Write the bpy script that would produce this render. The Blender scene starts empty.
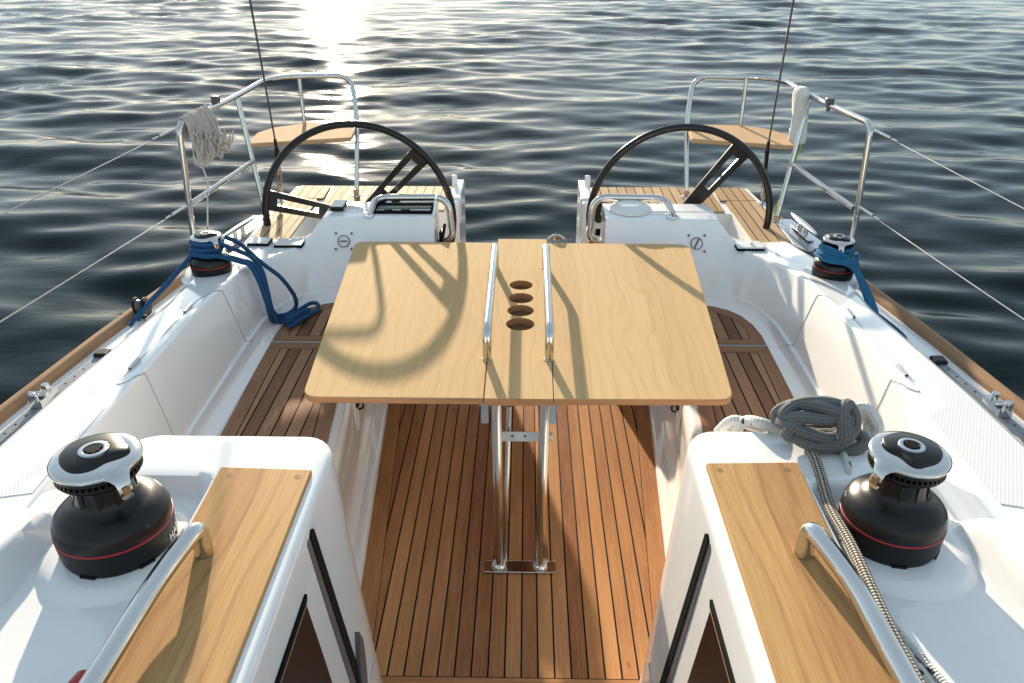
import bpy, math, random
import numpy as np
from mathutils import Vector, Matrix
random.seed(7)
R = math.radians
scene = bpy.context.scene
COL = scene.collection

# ------------------------------------------------------------------ camera
cam_d = bpy.data.cameras.new('camera'); cam = bpy.data.objects.new('camera', cam_d)
COL.objects.link(cam); scene.camera = cam
cam.location = (0.026, 0, 1.95)
cam.rotation_euler = (R(90 - 27.76), 0, R(1.01))
cam_d.sensor_width = 36; cam_d.lens = 800 / 1024 * 36
cam_d.clip_start = 0.02; cam_d.clip_end = 6000

# ------------------------------------------------------------------ light
SUN_AZ = R(13.0); SUN_EL = R(14.0)
w = bpy.data.worlds.new('World'); scene.world = w; w.use_nodes = True
nt = w.node_tree
sky = nt.nodes.new('ShaderNodeTexSky'); sky.sky_type = 'NISHITA'; sky.sun_disc = False
sky.sun_elevation = SUN_EL; sky.sun_rotation = -SUN_AZ
sky.air_density = 1.0; sky.dust_density = 0.3; sky.ozone_density = 1.0
bg = nt.nodes['Background']; bg.inputs[1].default_value = 0.13
hs = nt.nodes.new('ShaderNodeHueSaturation'); hs.inputs['Saturation'].default_value = .7
nt.links.new(sky.outputs[0], hs.inputs['Color']); # a thin high haze evens the clear sky out
hz = nt.nodes.new('ShaderNodeMix'); hz.data_type = 'RGBA'; hz.blend_type = 'MIX'; hz.inputs[0].default_value = .66
hz.inputs[7].default_value = (1.9, 2.45, 2.8, 1)
nt.links.new(hs.outputs[0], hz.inputs[6]); nt.links.new(hz.outputs[2], bg.inputs[0])
sd = bpy.data.lights.new('sun', 'SUN'); so = bpy.data.objects.new('sun', sd); COL.objects.link(so)
sd.energy = 4.7; sd.angle = R(0.8); sd.color = (1.0, 0.84, 0.63)
sundir = Vector((-math.sin(SUN_AZ) * math.cos(SUN_EL), math.cos(SUN_AZ) * math.cos(SUN_EL), math.sin(SUN_EL)))
so.rotation_euler = sundir.to_track_quat('Z', 'Y').to_euler()
so.location = sundir * 30
scene.view_settings.view_transform = 'Standard'; scene.view_settings.look = 'None'
scene.view_settings.exposure = 1.12; scene.view_settings.gamma = 1

# ------------------------------------------------------------------ materials
class N:
    def __init__(s, name):
        s.m = bpy.data.materials.new(name); s.m.use_nodes = True
        s.t = s.m.node_tree; s.b = s.t.nodes['Principled BSDF']
    def n(s, kind, **k):
        x = s.t.nodes.new(kind)
        for a, v in k.items(): setattr(x, a, v)
        return x
    def l(s, a, b): s.t.links.new(a, b)
    def math(s, op, a, b=None, c=None):
        x = s.n('ShaderNodeMath', operation=op)
        for i, v in enumerate((a, b, c)):
            if v is None: continue
            if isinstance(v, (int, float)): x.inputs[i].default_value = v
            else: s.l(v, x.inputs[i])
        return x.outputs[0]
    def noise(s, vec, scale, detail=3, rough=.5, sc=(1, 1, 1)):
        mp = s.n('ShaderNodeMapping'); mp.inputs['Scale'].default_value = sc
        s.l(vec, mp.inputs[0])
        x = s.n('ShaderNodeTexNoise'); x.inputs['Scale'].default_value = scale
        x.inputs['Detail'].default_value = detail; x.inputs['Roughness'].default_value = rough
        s.l(mp.outputs[0], x.inputs['Vector']); return x.outputs['Fac']
    def ramp(s, fac, stops):
        x = s.n('ShaderNodeValToRGB'); e = x.color_ramp.elements
        e[0].position = stops[0][0]; e[0].color = (*stops[0][1], 1)
        e[1].position = stops[-1][0]; e[1].color = (*stops[-1][1], 1)
        for p, c in stops[1:-1]:
            q = e.new(p); q.color = (*c, 1)
        s.l(fac, x.inputs[0]); return x.outputs[0]
    def mix(s, f, a, b, mode='MIX'):
        x = s.n('ShaderNodeMix', data_type='RGBA', blend_type=mode)
        for i, v in ((0, f), (6, a), (7, b)):
            if isinstance(v, (int, float)): x.inputs[i].default_value = v
            elif isinstance(v, tuple): x.inputs[i].default_value = (*v, 1)
            else: s.l(v, x.inputs[i])
        return x.outputs[2]
    def bump(s, h, strength=.3, dist=.002):
        x = s.n('ShaderNodeBump'); x.inputs['Strength'].default_value = strength
        x.inputs['Distance'].default_value = dist; s.l(h, x.inputs['Height'])
        s.l(x.outputs[0], s.b.inputs['Normal'])
    def uv(s): return s.n('ShaderNodeTexCoord').outputs['UV']
    def obj(s): return s.n('ShaderNodeTexCoord').outputs['Object']
    def set(s, **k):
        for a, v in k.items():
            s.b.inputs[a.replace('_', ' ')].default_value = v
        return s

def simple(name, col, rough=.4, metal=0., coat=0., var=.06, sc=30):
    a = N(name); a.set(Base_Color=(*col, 1), Roughness=rough, Metallic=metal, Coat_Weight=coat)
    f = a.noise(a.obj(), sc, 4)
    dark = tuple(c * (1 - var) for c in col); lite = tuple(min(1, c * (1 + var)) for c in col)
    a.l(a.ramp(f, [(.3, dark), (.7, lite)]), a.b.inputs['Base Color'])
    r = a.math('MULTIPLY_ADD', f, rough * .3, rough * .85); a.l(r, a.b.inputs['Roughness'])
    return a

def sstn(a, f):
    x = a.n('ShaderNodeMapRange'); x.inputs[1].default_value = .35; x.inputs[2].default_value = .7; a.l(f, x.inputs[0]); return x.outputs[0]
def gelcoat():
    a = simple('white_gelcoat', (.84, .84, .83), .14, 0, 0, .015, 4)
    a.set(Coat_Weight=.3, Coat_Roughness=.04)
    a.bump(a.noise(a.obj(), 5, 2), .08, .01)
    f = a.noise(a.obj(), 3.5, 8, .7); a.l(a.math('MULTIPLY_ADD', sstn(a, f), .14, .06), a.b.inputs['Roughness'])
    g = a.noise(a.obj(), 9, 8, .75); a.l(a.ramp(g, [(.30, (.805, .80, .79)), (.46, (.84, .84, .83)), (.8, (.845, .845, .84))]), a.b.inputs['Base Color'])
    return a.m
def nonskid():
    a = simple('moulded_nonskid', (.74, .75, .76), .4, 0, 0, .03, 6)
    v = a.n('ShaderNodeTexChecker'); v.inputs['Scale'].default_value = 210
    mp = a.n('ShaderNodeMapping'); mp.inputs['Rotation'].default_value = (0, 0, 0.0); mp.inputs['Scale'].default_value = (1, .55, 0.001)
    a.l(a.obj(), mp.inputs[0]); a.l(mp.outputs[0], v.inputs[0])
    c = a.mix(v.outputs['Fac'], (.66, .67, .68), (.84, .84, .84)); a.l(c, a.b.inputs['Base Color'])
    a.bump(v.outputs['Fac'], .5, .0012)
    return a.m
def teak_deck(name, lite, dark, pitch=.049, seam=.11, caulk=(.008, .008, .008)):
    a = N(name); uv = a.uv(); sp = a.n('ShaderNodeSeparateXYZ'); a.l(uv, sp.inputs[0])
    u = a.math('DIVIDE', sp.outputs[0], pitch)
    fr = a.math('FRACT', u); idn = a.math('FLOOR', u)
    ab = a.math('ABSOLUTE', a.math('SUBTRACT', fr, .5))
    sm = a.math('GREATER_THAN', ab, .5 - seam / 2)
    wn = a.n('ShaderNodeTexWhiteNoise', noise_dimensions='1D'); a.l(idn, wn.inputs['W'])
    cb = a.n('ShaderNodeCombineXYZ'); a.l(sp.outputs[0], cb.inputs[0]); a.l(sp.outputs[1], cb.inputs[1])
    a.l(a.math('MULTIPLY', wn.outputs['Value'], 9.0), cb.inputs[2])
    g1 = a.noise(cb.outputs[0], 1, 6, .65, (130, 5, 1)); g2 = a.noise(cb.outputs[0], 1, 3, .5, (16, 2.2, 1))
    g3 = a.noise(cb.outputs[0], 1, 2, .5, (420, 26, 1)); kn = a.noise(cb.outputs[0], 1, 1, .4, (26, 11, 1))
    f = a.math('ADD', a.math('MULTIPLY', g1, .45), a.math('MULTIPLY', g2, .35))
    f = a.math('ADD', f, a.math('MULTIPLY', g3, .2))
    f = a.math('ADD', f, a.math('MULTIPLY', a.math('SUBTRACT', wn.outputs['Value'], .5), .34))
    c = a.ramp(f, [(.30, dark), (.68, lite)])
    spot = a.math('GREATER_THAN', kn, .77)
    c = a.mix(a.math('MULTIPLY', spot, .35), c, tuple(x * .35 for x in dark))
    c = a.mix(sm, c, caulk); a.l(c, a.b.inputs['Base Color'])
    a.l(a.math('MULTIPLY_ADD', g1, .25, .55), a.b.inputs['Roughness'])
    a.b.inputs['Specular IOR Level'].default_value = .05
    h = a.math('SUBTRACT', a.math('MULTIPLY', g1, .25), sm); a.bump(h, .5, .0015)
    return a.m
def plank_wood(name, lite, dark, gloss=.35, coat=.15, wave=1.0):
    a = N(name); uv = a.uv()
    g1 = a.noise(uv, 1, 6, .65, (70, 3.2, 1)); g3 = a.noise(uv, 1, 4, .7, (420, 9, 1))
    warp = a.noise(uv, 1, 2, .5, (4.5, 1.3, 1))
    sp = a.n('ShaderNodeSeparateXYZ'); a.l(uv, sp.inputs[0])
    s1 = a.math('SINE', a.math('ADD', a.math('MULTIPLY', sp.outputs[0], 150), a.math('MULTIPLY', warp, 34 * wave)))
    s1 = a.math('MULTIPLY_ADD', s1, .5, .5)
    s1 = a.math('POWER', s1, 7)
    brd = a.n('ShaderNodeTexWhiteNoise', noise_dimensions='1D')
    a.l(a.math('FLOOR', a.math('DIVIDE', sp.outputs[0], .118)), brd.inputs['W'])
    f = a.math('ADD', a.math('MULTIPLY', g1, .42), a.math('MULTIPLY', g3, .46))
    f = a.math('SUBTRACT', f, a.math('MULTIPLY', s1, .10))
    f = a.math('ADD', f, a.math('MULTIPLY', brd.outputs['Value'], .14))
    c = a.ramp(f, [(.22, dark), (.42, tuple((x + y) / 2 for x, y in zip(lite, dark))), (.62, lite)])
    kn = a.noise(uv, 1, 1, .4, (11, 5, 1))
    c = a.mix(a.math('MULTIPLY', a.math('GREATER_THAN', kn, .79), .4), c, dark)
    a.l(c, a.b.inputs['Base Color'])
    a.set(Coat_Weight=coat, Coat_Roughness=.2)
    a.l(a.math('MULTIPLY_ADD', g1, .2, gloss), a.b.inputs['Roughness'])
    a.b.inputs['Specular IOR Level'].default_value = .06
    a.bump(g3, .25, .0006); return a.m
def rope_mat(name, c1, c2, pitch=150., thr=.35, fleck=None, rad=4.0):
    a = N(name); uv = a.uv(); sp = a.n('ShaderNodeSeparateXYZ'); a.l(uv, sp.inputs[0])
    A = a.math('SINE', a.math('ADD', a.math('MULTIPLY', sp.outputs[0], 2 * math.pi * rad), a.math('MULTIPLY', sp.outputs[1], pitch * 4)))
    B = a.math('SINE', a.math('SUBTRACT', a.math('MULTIPLY', sp.outputs[0], 2 * math.pi * rad), a.math('MULTIPLY', sp.outputs[1], pitch * 4)))
    P = a.math('MULTIPLY', A, B)
    f = a.math('GREATER_THAN', P, thr)
    nz = a.noise(a.obj(), 160, 2)
    c = a.mix(f, c1, c2); c = a.mix(a.math('MULTIPLY', nz, .4), c, tuple(x * .5 for x in c1))
    if fleck:
        k = a.noise(uv, 1, 0, .5, (2.5, 38, 1)); c = a.mix(a.math('GREATER_THAN', k, .70), c, fleck)
    a.l(c, a.b.inputs['Base Color']); a.set(Roughness=.85)
    a.bump(P, .6, .0015); return a.m

GEL = gelcoat(); SKID = nonskid()
SOLE = teak_deck('teak_sole_planking', (.52, .265, .115), (.24, .10, .048))
SEATT = teak_deck('teak_seat_planking', (.38, .22, .13), (.20, .10, .06))
AFTT = teak_deck('teak_aft_planking', (.53, .38, .23), (.37, .24, .135))
TABLE = plank_wood('pale_table_veneer', (.60, .415, .215), (.46, .295, .135), .68, 0)
PAD = plank_wood('oiled_teak_board', (.55, .335, .15), (.28, .14, .055), .5, .0, .8)
EDGEW = plank_wood('table_edge_wood', (.42, .23, .115), (.26, .13, .06), .4, .1)
CUPW = plank_wood('dark_cup_well_wood', (.20, .11, .06), (.10, .05, .03), .6, 0)
RAILW = plank_wood('toe_rail_teak', (.38, .24, .14), (.19, .10, .055), .5, 0)
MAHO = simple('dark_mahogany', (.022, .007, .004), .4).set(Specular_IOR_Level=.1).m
STEEL = simple('polished_stainless_steel', (.60, .595, .58), .13, 1.0, 0, .03, 12).m
ALU = simple('brushed_aluminium', (.55, .57, .6), .32, 1.0).m
TRACKM = simple('dull_grey_track', (.22, .24, .26), .4, .6).m
BLUESTEEL = simple('pale_painted_bracket', (.62, .68, .72), .4, .3).m
BLACK = simple('black_anodised_alloy', (.005, .005, .0055), .30, .0, .0, .2, 40).set(Specular_IOR_Level=.38).m
BLACKM = simple('matt_black_plastic', (.006, .006, .0065), .45).set(Specular_IOR_Level=.3).m
CARBON = simple('black_wheel_coating', (.009, .008, .0075), .3, 0, .1).set(Specular_IOR_Level=.35).m
REDL = simple('red_line_paint', (.42, .02, .02), .4).m
REDP = simple('red_plastic', (.36, .02, .015), .35).m
GREYP = simple('dark_grey_plastic', (.10, .095, .095), .4).m
WHITEP = simple('white_plastic', (.75, .75, .73), .3).m
CAULK = simple('black_seal', (.006, .006, .006), .7).set(Specular_IOR_Level=.08).m
JOINT = simple('grey_joint_line', (.40, .40, .41), .6).m
FABRIC = simple('white_canvas', (.66, .65, .62), .9, 0, 0, .12, 60).m
WIRE = simple('stainless_wire', (.45, .45, .44), .35, .9).m
DWIRE = simple('dark_stay_wire', (.16, .15, .14), .4, .7).m
BLUER = rope_mat('blue_braided_rope', (.004, .065, .18), (.012, .13, .29), 300, .3, None, 5)
TEALR = rope_mat('bright_blue_flat_rope', (.005, .11, .25), (.02, .22, .38), 300, .3, None, 5)
GREYR = rope_mat('grey_braided_rope', (.13, .135, .135), (.225, .228, .225), 230, .2, None, 5)
SPECK = rope_mat('black_and_cream_braided_rope', (.075, .07, .065), (.72, .62, .50), 120, .12)
WHITER = rope_mat('white_flecked_rope', (.68, .67, .62), (.80, .79, .75), 150, .3, (.03, .05, .05))
TWINE = simple('grey_brown_twine', (.66, .59, .54), .9, 0, 0, .5, 120).m
TWINER = rope_mat('mottled_twine', (.36, .29, .26), (.88, .82, .75), 300, -.3, (.50, .38, .28), 3)
LIME = simple('lime_cord', (.35, .55, .05), .7).m
def glass():
    a = N('dark_display_glass'); a.set(Base_Color=(.012, .018, .02, 1), Roughness=.05, Coat_Weight=.5); return a.m
GLASS = glass()
def water_mat():
    a = N('sea_water'); a.set(Base_Color=(.0002, .0045, .0050, 1), Roughness=.075, IOR=1.33); a.b.inputs['Specular IOR Level'].default_value = .20; a.b.inputs['Specular Tint'].default_value = (.66, 1, .94, 1)
    p = a.n('ShaderNodeNewGeometry').outputs['Position']
    n1 = a.noise(p, 1, 3, .5, (1.1, 3.4, 1)); n2 = a.noise(p, 1, 2, .5, (3.5, 10, 1))
    h = a.math('ADD', n1, a.math('MULTIPLY', n2, .22))
    a.bump(h, .45, .02)
    return a.m
WATER = water_mat()

# ------------------------------------------------------------------ mesh building
class MB:
    def __init__(s): s.v = []; s.f = []; s.uv = []; s.mi = []; s.sm = []
    def face(s, idx, uvs=None, mi=0):
        s.f.append(tuple(idx)); s.uv.append(uvs); s.mi.append(mi)
    def add(s, vs, fs, uvs=None, mi=0):
        o = len(s.v); s.v += [tuple(p) for p in vs]
        for k, f in enumerate(fs):
            s.face([i + o for i in f], uvs[k] if uvs else None, mi)
        return s
    def box(s, c, d, M=None, mi=0):
        x, y, z = (q / 2 for q in d)
        vs = [Vector((a * x, b * y, e * z)) for a in (-1, 1) for b in (-1, 1) for e in (-1, 1)]
        if M is not None: vs = [M @ p for p in vs]
        vs = [p + Vector(c) for p in vs]
        s.add(vs, [(0, 1, 3, 2), (4, 6, 7, 5), (0, 4, 5, 1), (2, 3, 7, 6), (0, 2, 6, 4), (1, 5, 7, 3)], mi=mi); return s
    def prism(s, poly, z0, z1, M=None, mi=0):
        n = len(poly)
        vs = [Vector((p[0], p[1], z0)) for p in poly] + [Vector((p[0], p[1], z1)) for p in poly]
        uvt = [(p[0], p[1]) for p in poly]
        if M is not None: vs = [M @ p for p in vs]
        fs = [tuple(range(n - 1, -1, -1)), tuple(range(n, 2 * n))] + [(i, (i + 1) % n, n + (i + 1) % n, n + i) for i in range(n)]
        uvs = [list(reversed(uvt)), uvt]; acc = 0
        for i in range(n):
            a, b = poly[i], poly[(i + 1) % n]; L = math.hypot(a[0] - b[0], a[1] - b[1])
            uvs.append([(0, acc), (0, acc + L), (abs(z1 - z0), acc + L), (abs(z1 - z0), acc)]); acc += L
        s.add(vs, fs, uvs, mi); return s
    def tube(s, pts, r, n=12, closed=False, mi=0, cap=True):
        pts = [Vector(p) for p in pts]; m = len(pts)
        rr = r if isinstance(r, (list, tuple)) else [r] * m
        T = []
        for i in range(m):
            a = pts[(i - 1) % m] if (closed or i) else pts[0]
            b = pts[(i + 1) % m] if (closed or i < m - 1) else pts[-1]
            T.append((b - a).normalized())
        up = Vector((0, 0, 1)) if abs(T[0].z) < .9 else Vector((1, 0, 0))
        nrm = (up - T[0] * up.dot(T[0])).normalized(); o = len(s.v); L = 0; Ls = []
        for i in range(m):
            nrm = (nrm - T[i] * nrm.dot(T[i])).normalized(); bn = T[i].cross(nrm)
            if i: L += (pts[i] - pts[i - 1]).length
            Ls.append(L)
            for k in range(n):
                t = 2 * math.pi * k / n
                s.v.append(tuple(pts[i] + (nrm * math.cos(t) + bn * math.sin(t)) * rr[i]))
        for i in range(m if closed else m - 1):
            j = (i + 1) % m; Lj = Ls[j] if j else Ls[-1] + (pts[0] - pts[-1]).length
            for k in range(n):
                q = (k + 1) % n
                s.face((o + i * n + k, o + i * n + q, o + j * n + q, o + j * n + k),
                       [(k / n, Ls[i]), ((k + 1) / n, Ls[i]), ((k + 1) / n, Lj), (k / n, Lj)], mi)
        if not closed and cap:
            s.face([o + k for k in range(n - 1, -1, -1)], None, mi); s.face([o + (m - 1) * n + k for k in range(n)], None, mi)
        return s
    def lathe(s, prof, n=40, c=(0, 0, 0), M=None, mi=0):
        o = len(s.v); c = Vector(c)
        for (r, z) in prof:
            for k in range(n):
                t = 2 * math.pi * k / n; p = Vector((max(r, 1e-4) * math.cos(t), max(r, 1e-4) * math.sin(t), z))
                if M is not None: p = M @ p
                s.v.append(tuple(p + c))
        for i in range(len(prof) - 1):
            for k in range(n):
                q = (k + 1) % n
                s.face((o + i * n + k, o + i * n + q, o + (i + 1) * n + q, o + (i + 1) * n + k), None, mi)
        if prof[0][0] > 1e-3: s.face([o + k for k in range(n - 1, -1, -1)], None, mi)
        if prof[-1][0] > 1e-3: s.face([o + (len(prof) - 1) * n + k for k in range(n)], None, mi)
        return s
    def loft(s, rings, closed=False, uvs=None, mi=0):
        n = len(rings[0]); o = len(s.v)
        for r in rings: s.v += [tuple(p) for p in r]
        for i in range(len(rings) - 1):
            for k in range(n if closed else n - 1):
                q = (k + 1) % n
                f = (o + i * n + k, o + i * n + q, o + (i + 1) * n + q, o + (i + 1) * n + k)
                s.face(f, [uvs[i][k], uvs[i][q], uvs[i + 1][q], uvs[i + 1][k]] if uvs else None, mi)
        return s
    def mirror(s, sx):
        if sx < 0: s.v = [(-a, b, c) for a, b, c in s.v]
        return s
    def build(s, name, mat, parent=None, smooth=35, bevel=0, seg=3, solid=0):
        me = bpy.data.meshes.new(name)
        off = Vector(parent.get('_o', (0, 0, 0))) if parent else Vector((0, 0, 0))
        me.from_pydata([tuple(Vector(p) - off) for p in s.v], [], s.f)
        ul = me.uv_layers.new(name='UVMap')
        for p in me.polygons:
            u = s.uv[p.index]
            if u:
                for li, q in zip(p.loop_indices, u): ul.data[li].uv = q
            else:
                nx, ny, nz = (abs(q) for q in p.normal)
                for li in p.loop_indices:
                    c = me.vertices[me.loops[li].vertex_index].co
                    ul.data[li].uv = (c.x, c.y) if nz >= max(nx, ny) else ((c.z, c.y) if nx > ny else (c.z, c.x))
        for m_ in (mat if isinstance(mat, list) else [mat]): me.materials.append(m_)
        for p in me.polygons: p.material_index = s.mi[p.index]; p.use_smooth = bool(smooth)
        import bmesh
        bm = bmesh.new(); bm.from_mesh(me); bmesh.ops.remove_doubles(bm, verts=bm.verts, dist=1e-5)
        bmesh.ops.recalc_face_normals(bm, faces=bm.faces); bm.to_mesh(me); bm.free()
        if smooth and not bevel: me.set_sharp_from_angle(angle=R(smooth))
        me.update()
        o = bpy.data.objects.new(name, me); COL.objects.link(o)
        if parent: o.parent = parent
        if solid:
            sm = o.modifiers.new('solid', 'SOLIDIFY'); sm.thickness = solid; sm.offset = 0
        if bevel:
            b = o.modifiers.new('bevel', 'BEVEL'); b.width = bevel; b.segments = seg; b.limit_method = 'ANGLE'
            b.angle_limit = R(32); b.harden_normals = True
        if parent is not None and parent.get('_o') is not None: o['_o'] = parent['_o']
        return o
def thing(name, label, cat, loc=(0, 0, 0), group=None):
    o = bpy.data.objects.new(name, None); o.empty_display_size = .05; COL.objects.link(o)
    o.location = loc; o['_o'] = tuple(loc); o['label'] = label; o['category'] = cat
    if group: o['group'] = group
    return o
def tag(o, label, cat, group=None):
    o['label'] = label; o['category'] = cat
    if group: o['group'] = group
    return o
def copy_tree(o, parent=None):
    c = o.copy(); COL.objects.link(c)
    if parent: c.parent = parent
    for ch in [x for x in bpy.data.objects if x.parent == o]: copy_tree(ch, c)
    return c
def smooth_path(P, k=8, closed=False):
    P = [Vector(p) for p in P]; m = len(P); out = []
    for i in range(m if closed else m - 1):
        g = lambda j: P[j % m] if closed else P[max(0, min(m - 1, j))]
        a, b, c, d = g(i - 1), g(i), g(i + 1), g(i + 2)
        for q in range(k):
            t = q / k
            out.append(.5 * ((2 * b) + (c - a) * t + (2 * a - 5 * b + 4 * c - d) * t * t + (3 * b - a - 3 * c + d) * t ** 3))
    if not closed: out.append(P[-1])
    return out
def fillet(P, r, k=7, closed=False):
    """polyline with rounded corners (bent tube)"""
    P = [Vector(p) for p in P]; rr = r if isinstance(r, (list, tuple)) else [r] * len(P); out = []
    n = len(P)
    for i in range(n):
        if not closed and i in (0, n - 1): out.append(P[i]); continue
        a, b, c = P[i - 1], P[i], P[(i + 1) % n]
        d1 = (a - b); d2 = (c - b); q = min(rr[i], d1.length * .49, d2.length * .49)
        p1 = b + d1.normalized() * q; p2 = b + d2.normalized() * q
        for j in range(k + 1):
            t = j / k; out.append(p1 * (1 - t) ** 2 + b * 2 * t * (1 - t) + p2 * t * t)
    return out
def sst(a, b, x):
    t = max(0., min(1., (x - a) / (b - a))); return t * t * (3 - 2 * t)
def align(d):
    return Vector(d).normalized().to_track_quat('Z', 'Y').to_matrix()

# ------------------------------------------------------------------ WATER
def build_water():
    rng = np.random.default_rng(11)
    na, nr = 620, 760
    ang = np.linspace(R(-62), R(62), na)
    rad = 2.2 * (900 / 2.2) ** (np.linspace(0, 1, nr) ** 1.15)
    A, Rr = np.meshgrid(ang, rad)
    X = Rr * np.sin(A); Y = Rr * np.cos(A) - .6
    Z = np.zeros_like(X)
    for i in range(64):
        lam = 10 ** rng.uniform(math.log10(.40), math.log10(2.8))
        th = rng.normal(R(4), R(22)) + (math.pi if rng.random() < .2 else 0)
        k = 2 * math.pi / lam; amp = .0049 * lam ** .95 * rng.uniform(.5, 1.25)
        kx, ky = k * math.sin(th), k * math.cos(th); ph = rng.uniform(0, 6.28)
        cell = Rr * (rad[1] / rad[0] - 1) * 1.0
        fade = np.clip((lam / (cell * 3.0)) - .6, 0, 1)
        wx = .25 * np.sin(.33 * X + .21 * Y + i); 
        Z += amp * fade * np.sin(kx * X + ky * Y + ph + 2.2 * wx)
    # patches of calmer and livelier water
    pt = .75 + .35 * np.sin(.31 * X + .9 * np.sin(.17 * Y)) * np.sin(.23 * Y + 1.3 + .5 * np.sin(.2 * X))
    Z = Z * pt - .62
    me = bpy.data.meshes.new('sea_water')
    co = np.stack([X, Y, Z], -1).reshape(-1, 3)
    idx = np.arange(nr * na).reshape(nr, na)
    q = np.stack([idx[:-1, :-1], idx[:-1, 1:], idx[1:, 1:], idx[1:, :-1]], -1).reshape(-1, 4)
    me.vertices.add(len(co)); me.vertices.foreach_set('co', co.ravel())
    me.loops.add(q.size); me.loops.foreach_set('vertex_index', q.ravel())
    me.polygons.add(len(q)); me.polygons.foreach_set('loop_start', np.arange(len(q)) * 4)
    me.polygons.foreach_set('use_smooth', np.ones(len(q), dtype=bool))
    me.update(calc_edges=True); me.materials.append(WATER)
    o = bpy.data.objects.new('sea_water', me); COL.objects.link(o); o['kind'] = 'structure'
    # calm sheet a little lower that carries the sea on to the horizon and under the boat
    m = MB(); S = 5000
    m.add([(-S, -S, -1.0), (S, -S, -1.0), (S, S, -1.0), (-S, S, -1.0)], [(0, 1, 2, 3)])
    f = m.build('distant_sea_water', WATER, None, 0); f['kind'] = 'structure'
build_water()

# ------------------------------------------------------------------ THE BOAT
boat = thing('sailboat', 'white sailing yacht with teak cockpit floor seen looking aft from the companionway', 'sailboat')

def S(y): return .36 + .075 * y                     # sole half width
def TI(y): return .645 + .085 * (y - 2.43)          # teak seat inner edge
def TR(y):                                          # toe rail half width
    pts = [(-1.5, 1.86), (.3, 1.80), (1.4, 1.715), (2.13, 1.65), (2.65, 1.585), (3.16, 1.505), (3.83, 1.395), (4.45, 1.30)]
    for (a, b), (c, d) in zip(pts, pts[1:]):
        if y <= c: return b + (d - b) * (y - a) / (c - a)
    return pts[-1][1]
YS = [-1.5, -.6, .3, .9, 1.4, 1.8, 2.13, 2.4, 2.65, 2.9, 3.16, 3.5, 3.83, 4.15, 4.45]
DZ = .545                                           # side deck height

# hull shell
m = MB()
for s in (-1, 1):
    m.loft([[(s * (TR(y) - .02), y, DZ - .01), (s * (TR(y) + .012), y, DZ - .03), (s * (TR(y) + .02), y, .2), (s * (TR(y) - .06), y, -.35), (s * (TR(y) - .35), y, -.95)] for y in YS])
y = 4.45
for s in (-1, 1):
    m.add([(s * .34, y, .57), (s * (TR(y) + .0), y, .57), (s * (TR(y) + .02), y, .2), (s * (TR(y) - .06), y, -.35), (s * .34, y, -.35)], [(0, 1, 2, 3, 4)])
m.add([(-.36, y, -.03), (.36, y, -.03), (.36, y, -.5), (-.36, y, -.5)], [(0, 1, 2, 3)])
m.build('hull', GEL, boat, 50)

# side decks (flat gelcoat gutter between coaming and toe rail)
for s in (-1, 1):
    m = MB()
    m.loft([[(1.25, yy, DZ), (TR(yy) - .01, yy, DZ)] for yy in YS]); m.mirror(s)
    m.build('side_deck', GEL, boat, 50)
    m = MB()                                         # wooden toe rail
    Y2 = [a + (b - a) * k / 3 for a, b in zip(YS, YS[1:]) for k in range(3)] + [YS[-1]]
    rings = []; uvs = []
    L = 0
    for i, yy in enumerate(Y2):
        x = TR(yy)
        prof = [(-.036, -.004), (-.032, .018), (-.020, .030), (-.006, .033), (.010, .026), (.016, -.004)]
        rings.append([(x + a, yy, DZ + b) for a, b in prof])
        uvs.append([(k * .03, yy) for k in range(6)])
    m.loft(rings, uvs=uvs); m.mirror(s); m.build('toe_rail', RAILW, boat, 40)

# ---- cockpit sole
m = MB()
ys = [1.605 + (4.42 - 1.605) * i / 24 for i in range(25)]
def solex(y): return S(y) if y < 3.45 else max(.37, S(3.45) - (y - 3.45) * 1.5)
MARG = .062
m.loft([[(-(solex(y) - MARG), y, .0), (solex(y) - MARG, y, .0)] for y in ys], uvs=[[(-(solex(y) - MARG) + .0245, y), (solex(y) - MARG + .0245, y)] for y in ys])
for s in (-1, 1):
    m.loft([[(s * solex(y), y, 0), (s * (solex(y) - MARG), y, 0)] for y in ys], uvs=[[(.049 * .95, y), (.049 * .02, y)] for y in ys])
m.add([(-.62, 1.605, 0), (.62, 1.605, 0), (.62, 1.556, 0), (-.62, 1.556, 0)], [(0, 1, 2, 3)], [[(0, 0), (0, 1.24), (.0475, 1.24), (.0475, 0)]])
m.build('teak_sole', SOLE, boat, 0)
m = MB()
m.box((0, 3.0, -.06), (1.5, 3.0, .10)); m.box((0, 1.44, -.018), (.9, .225, .06)); m.box((0, .8, -.03), (.9, 1.0, .05))
m.build('sole_pan', GEL, boat, bevel=.008)

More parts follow.
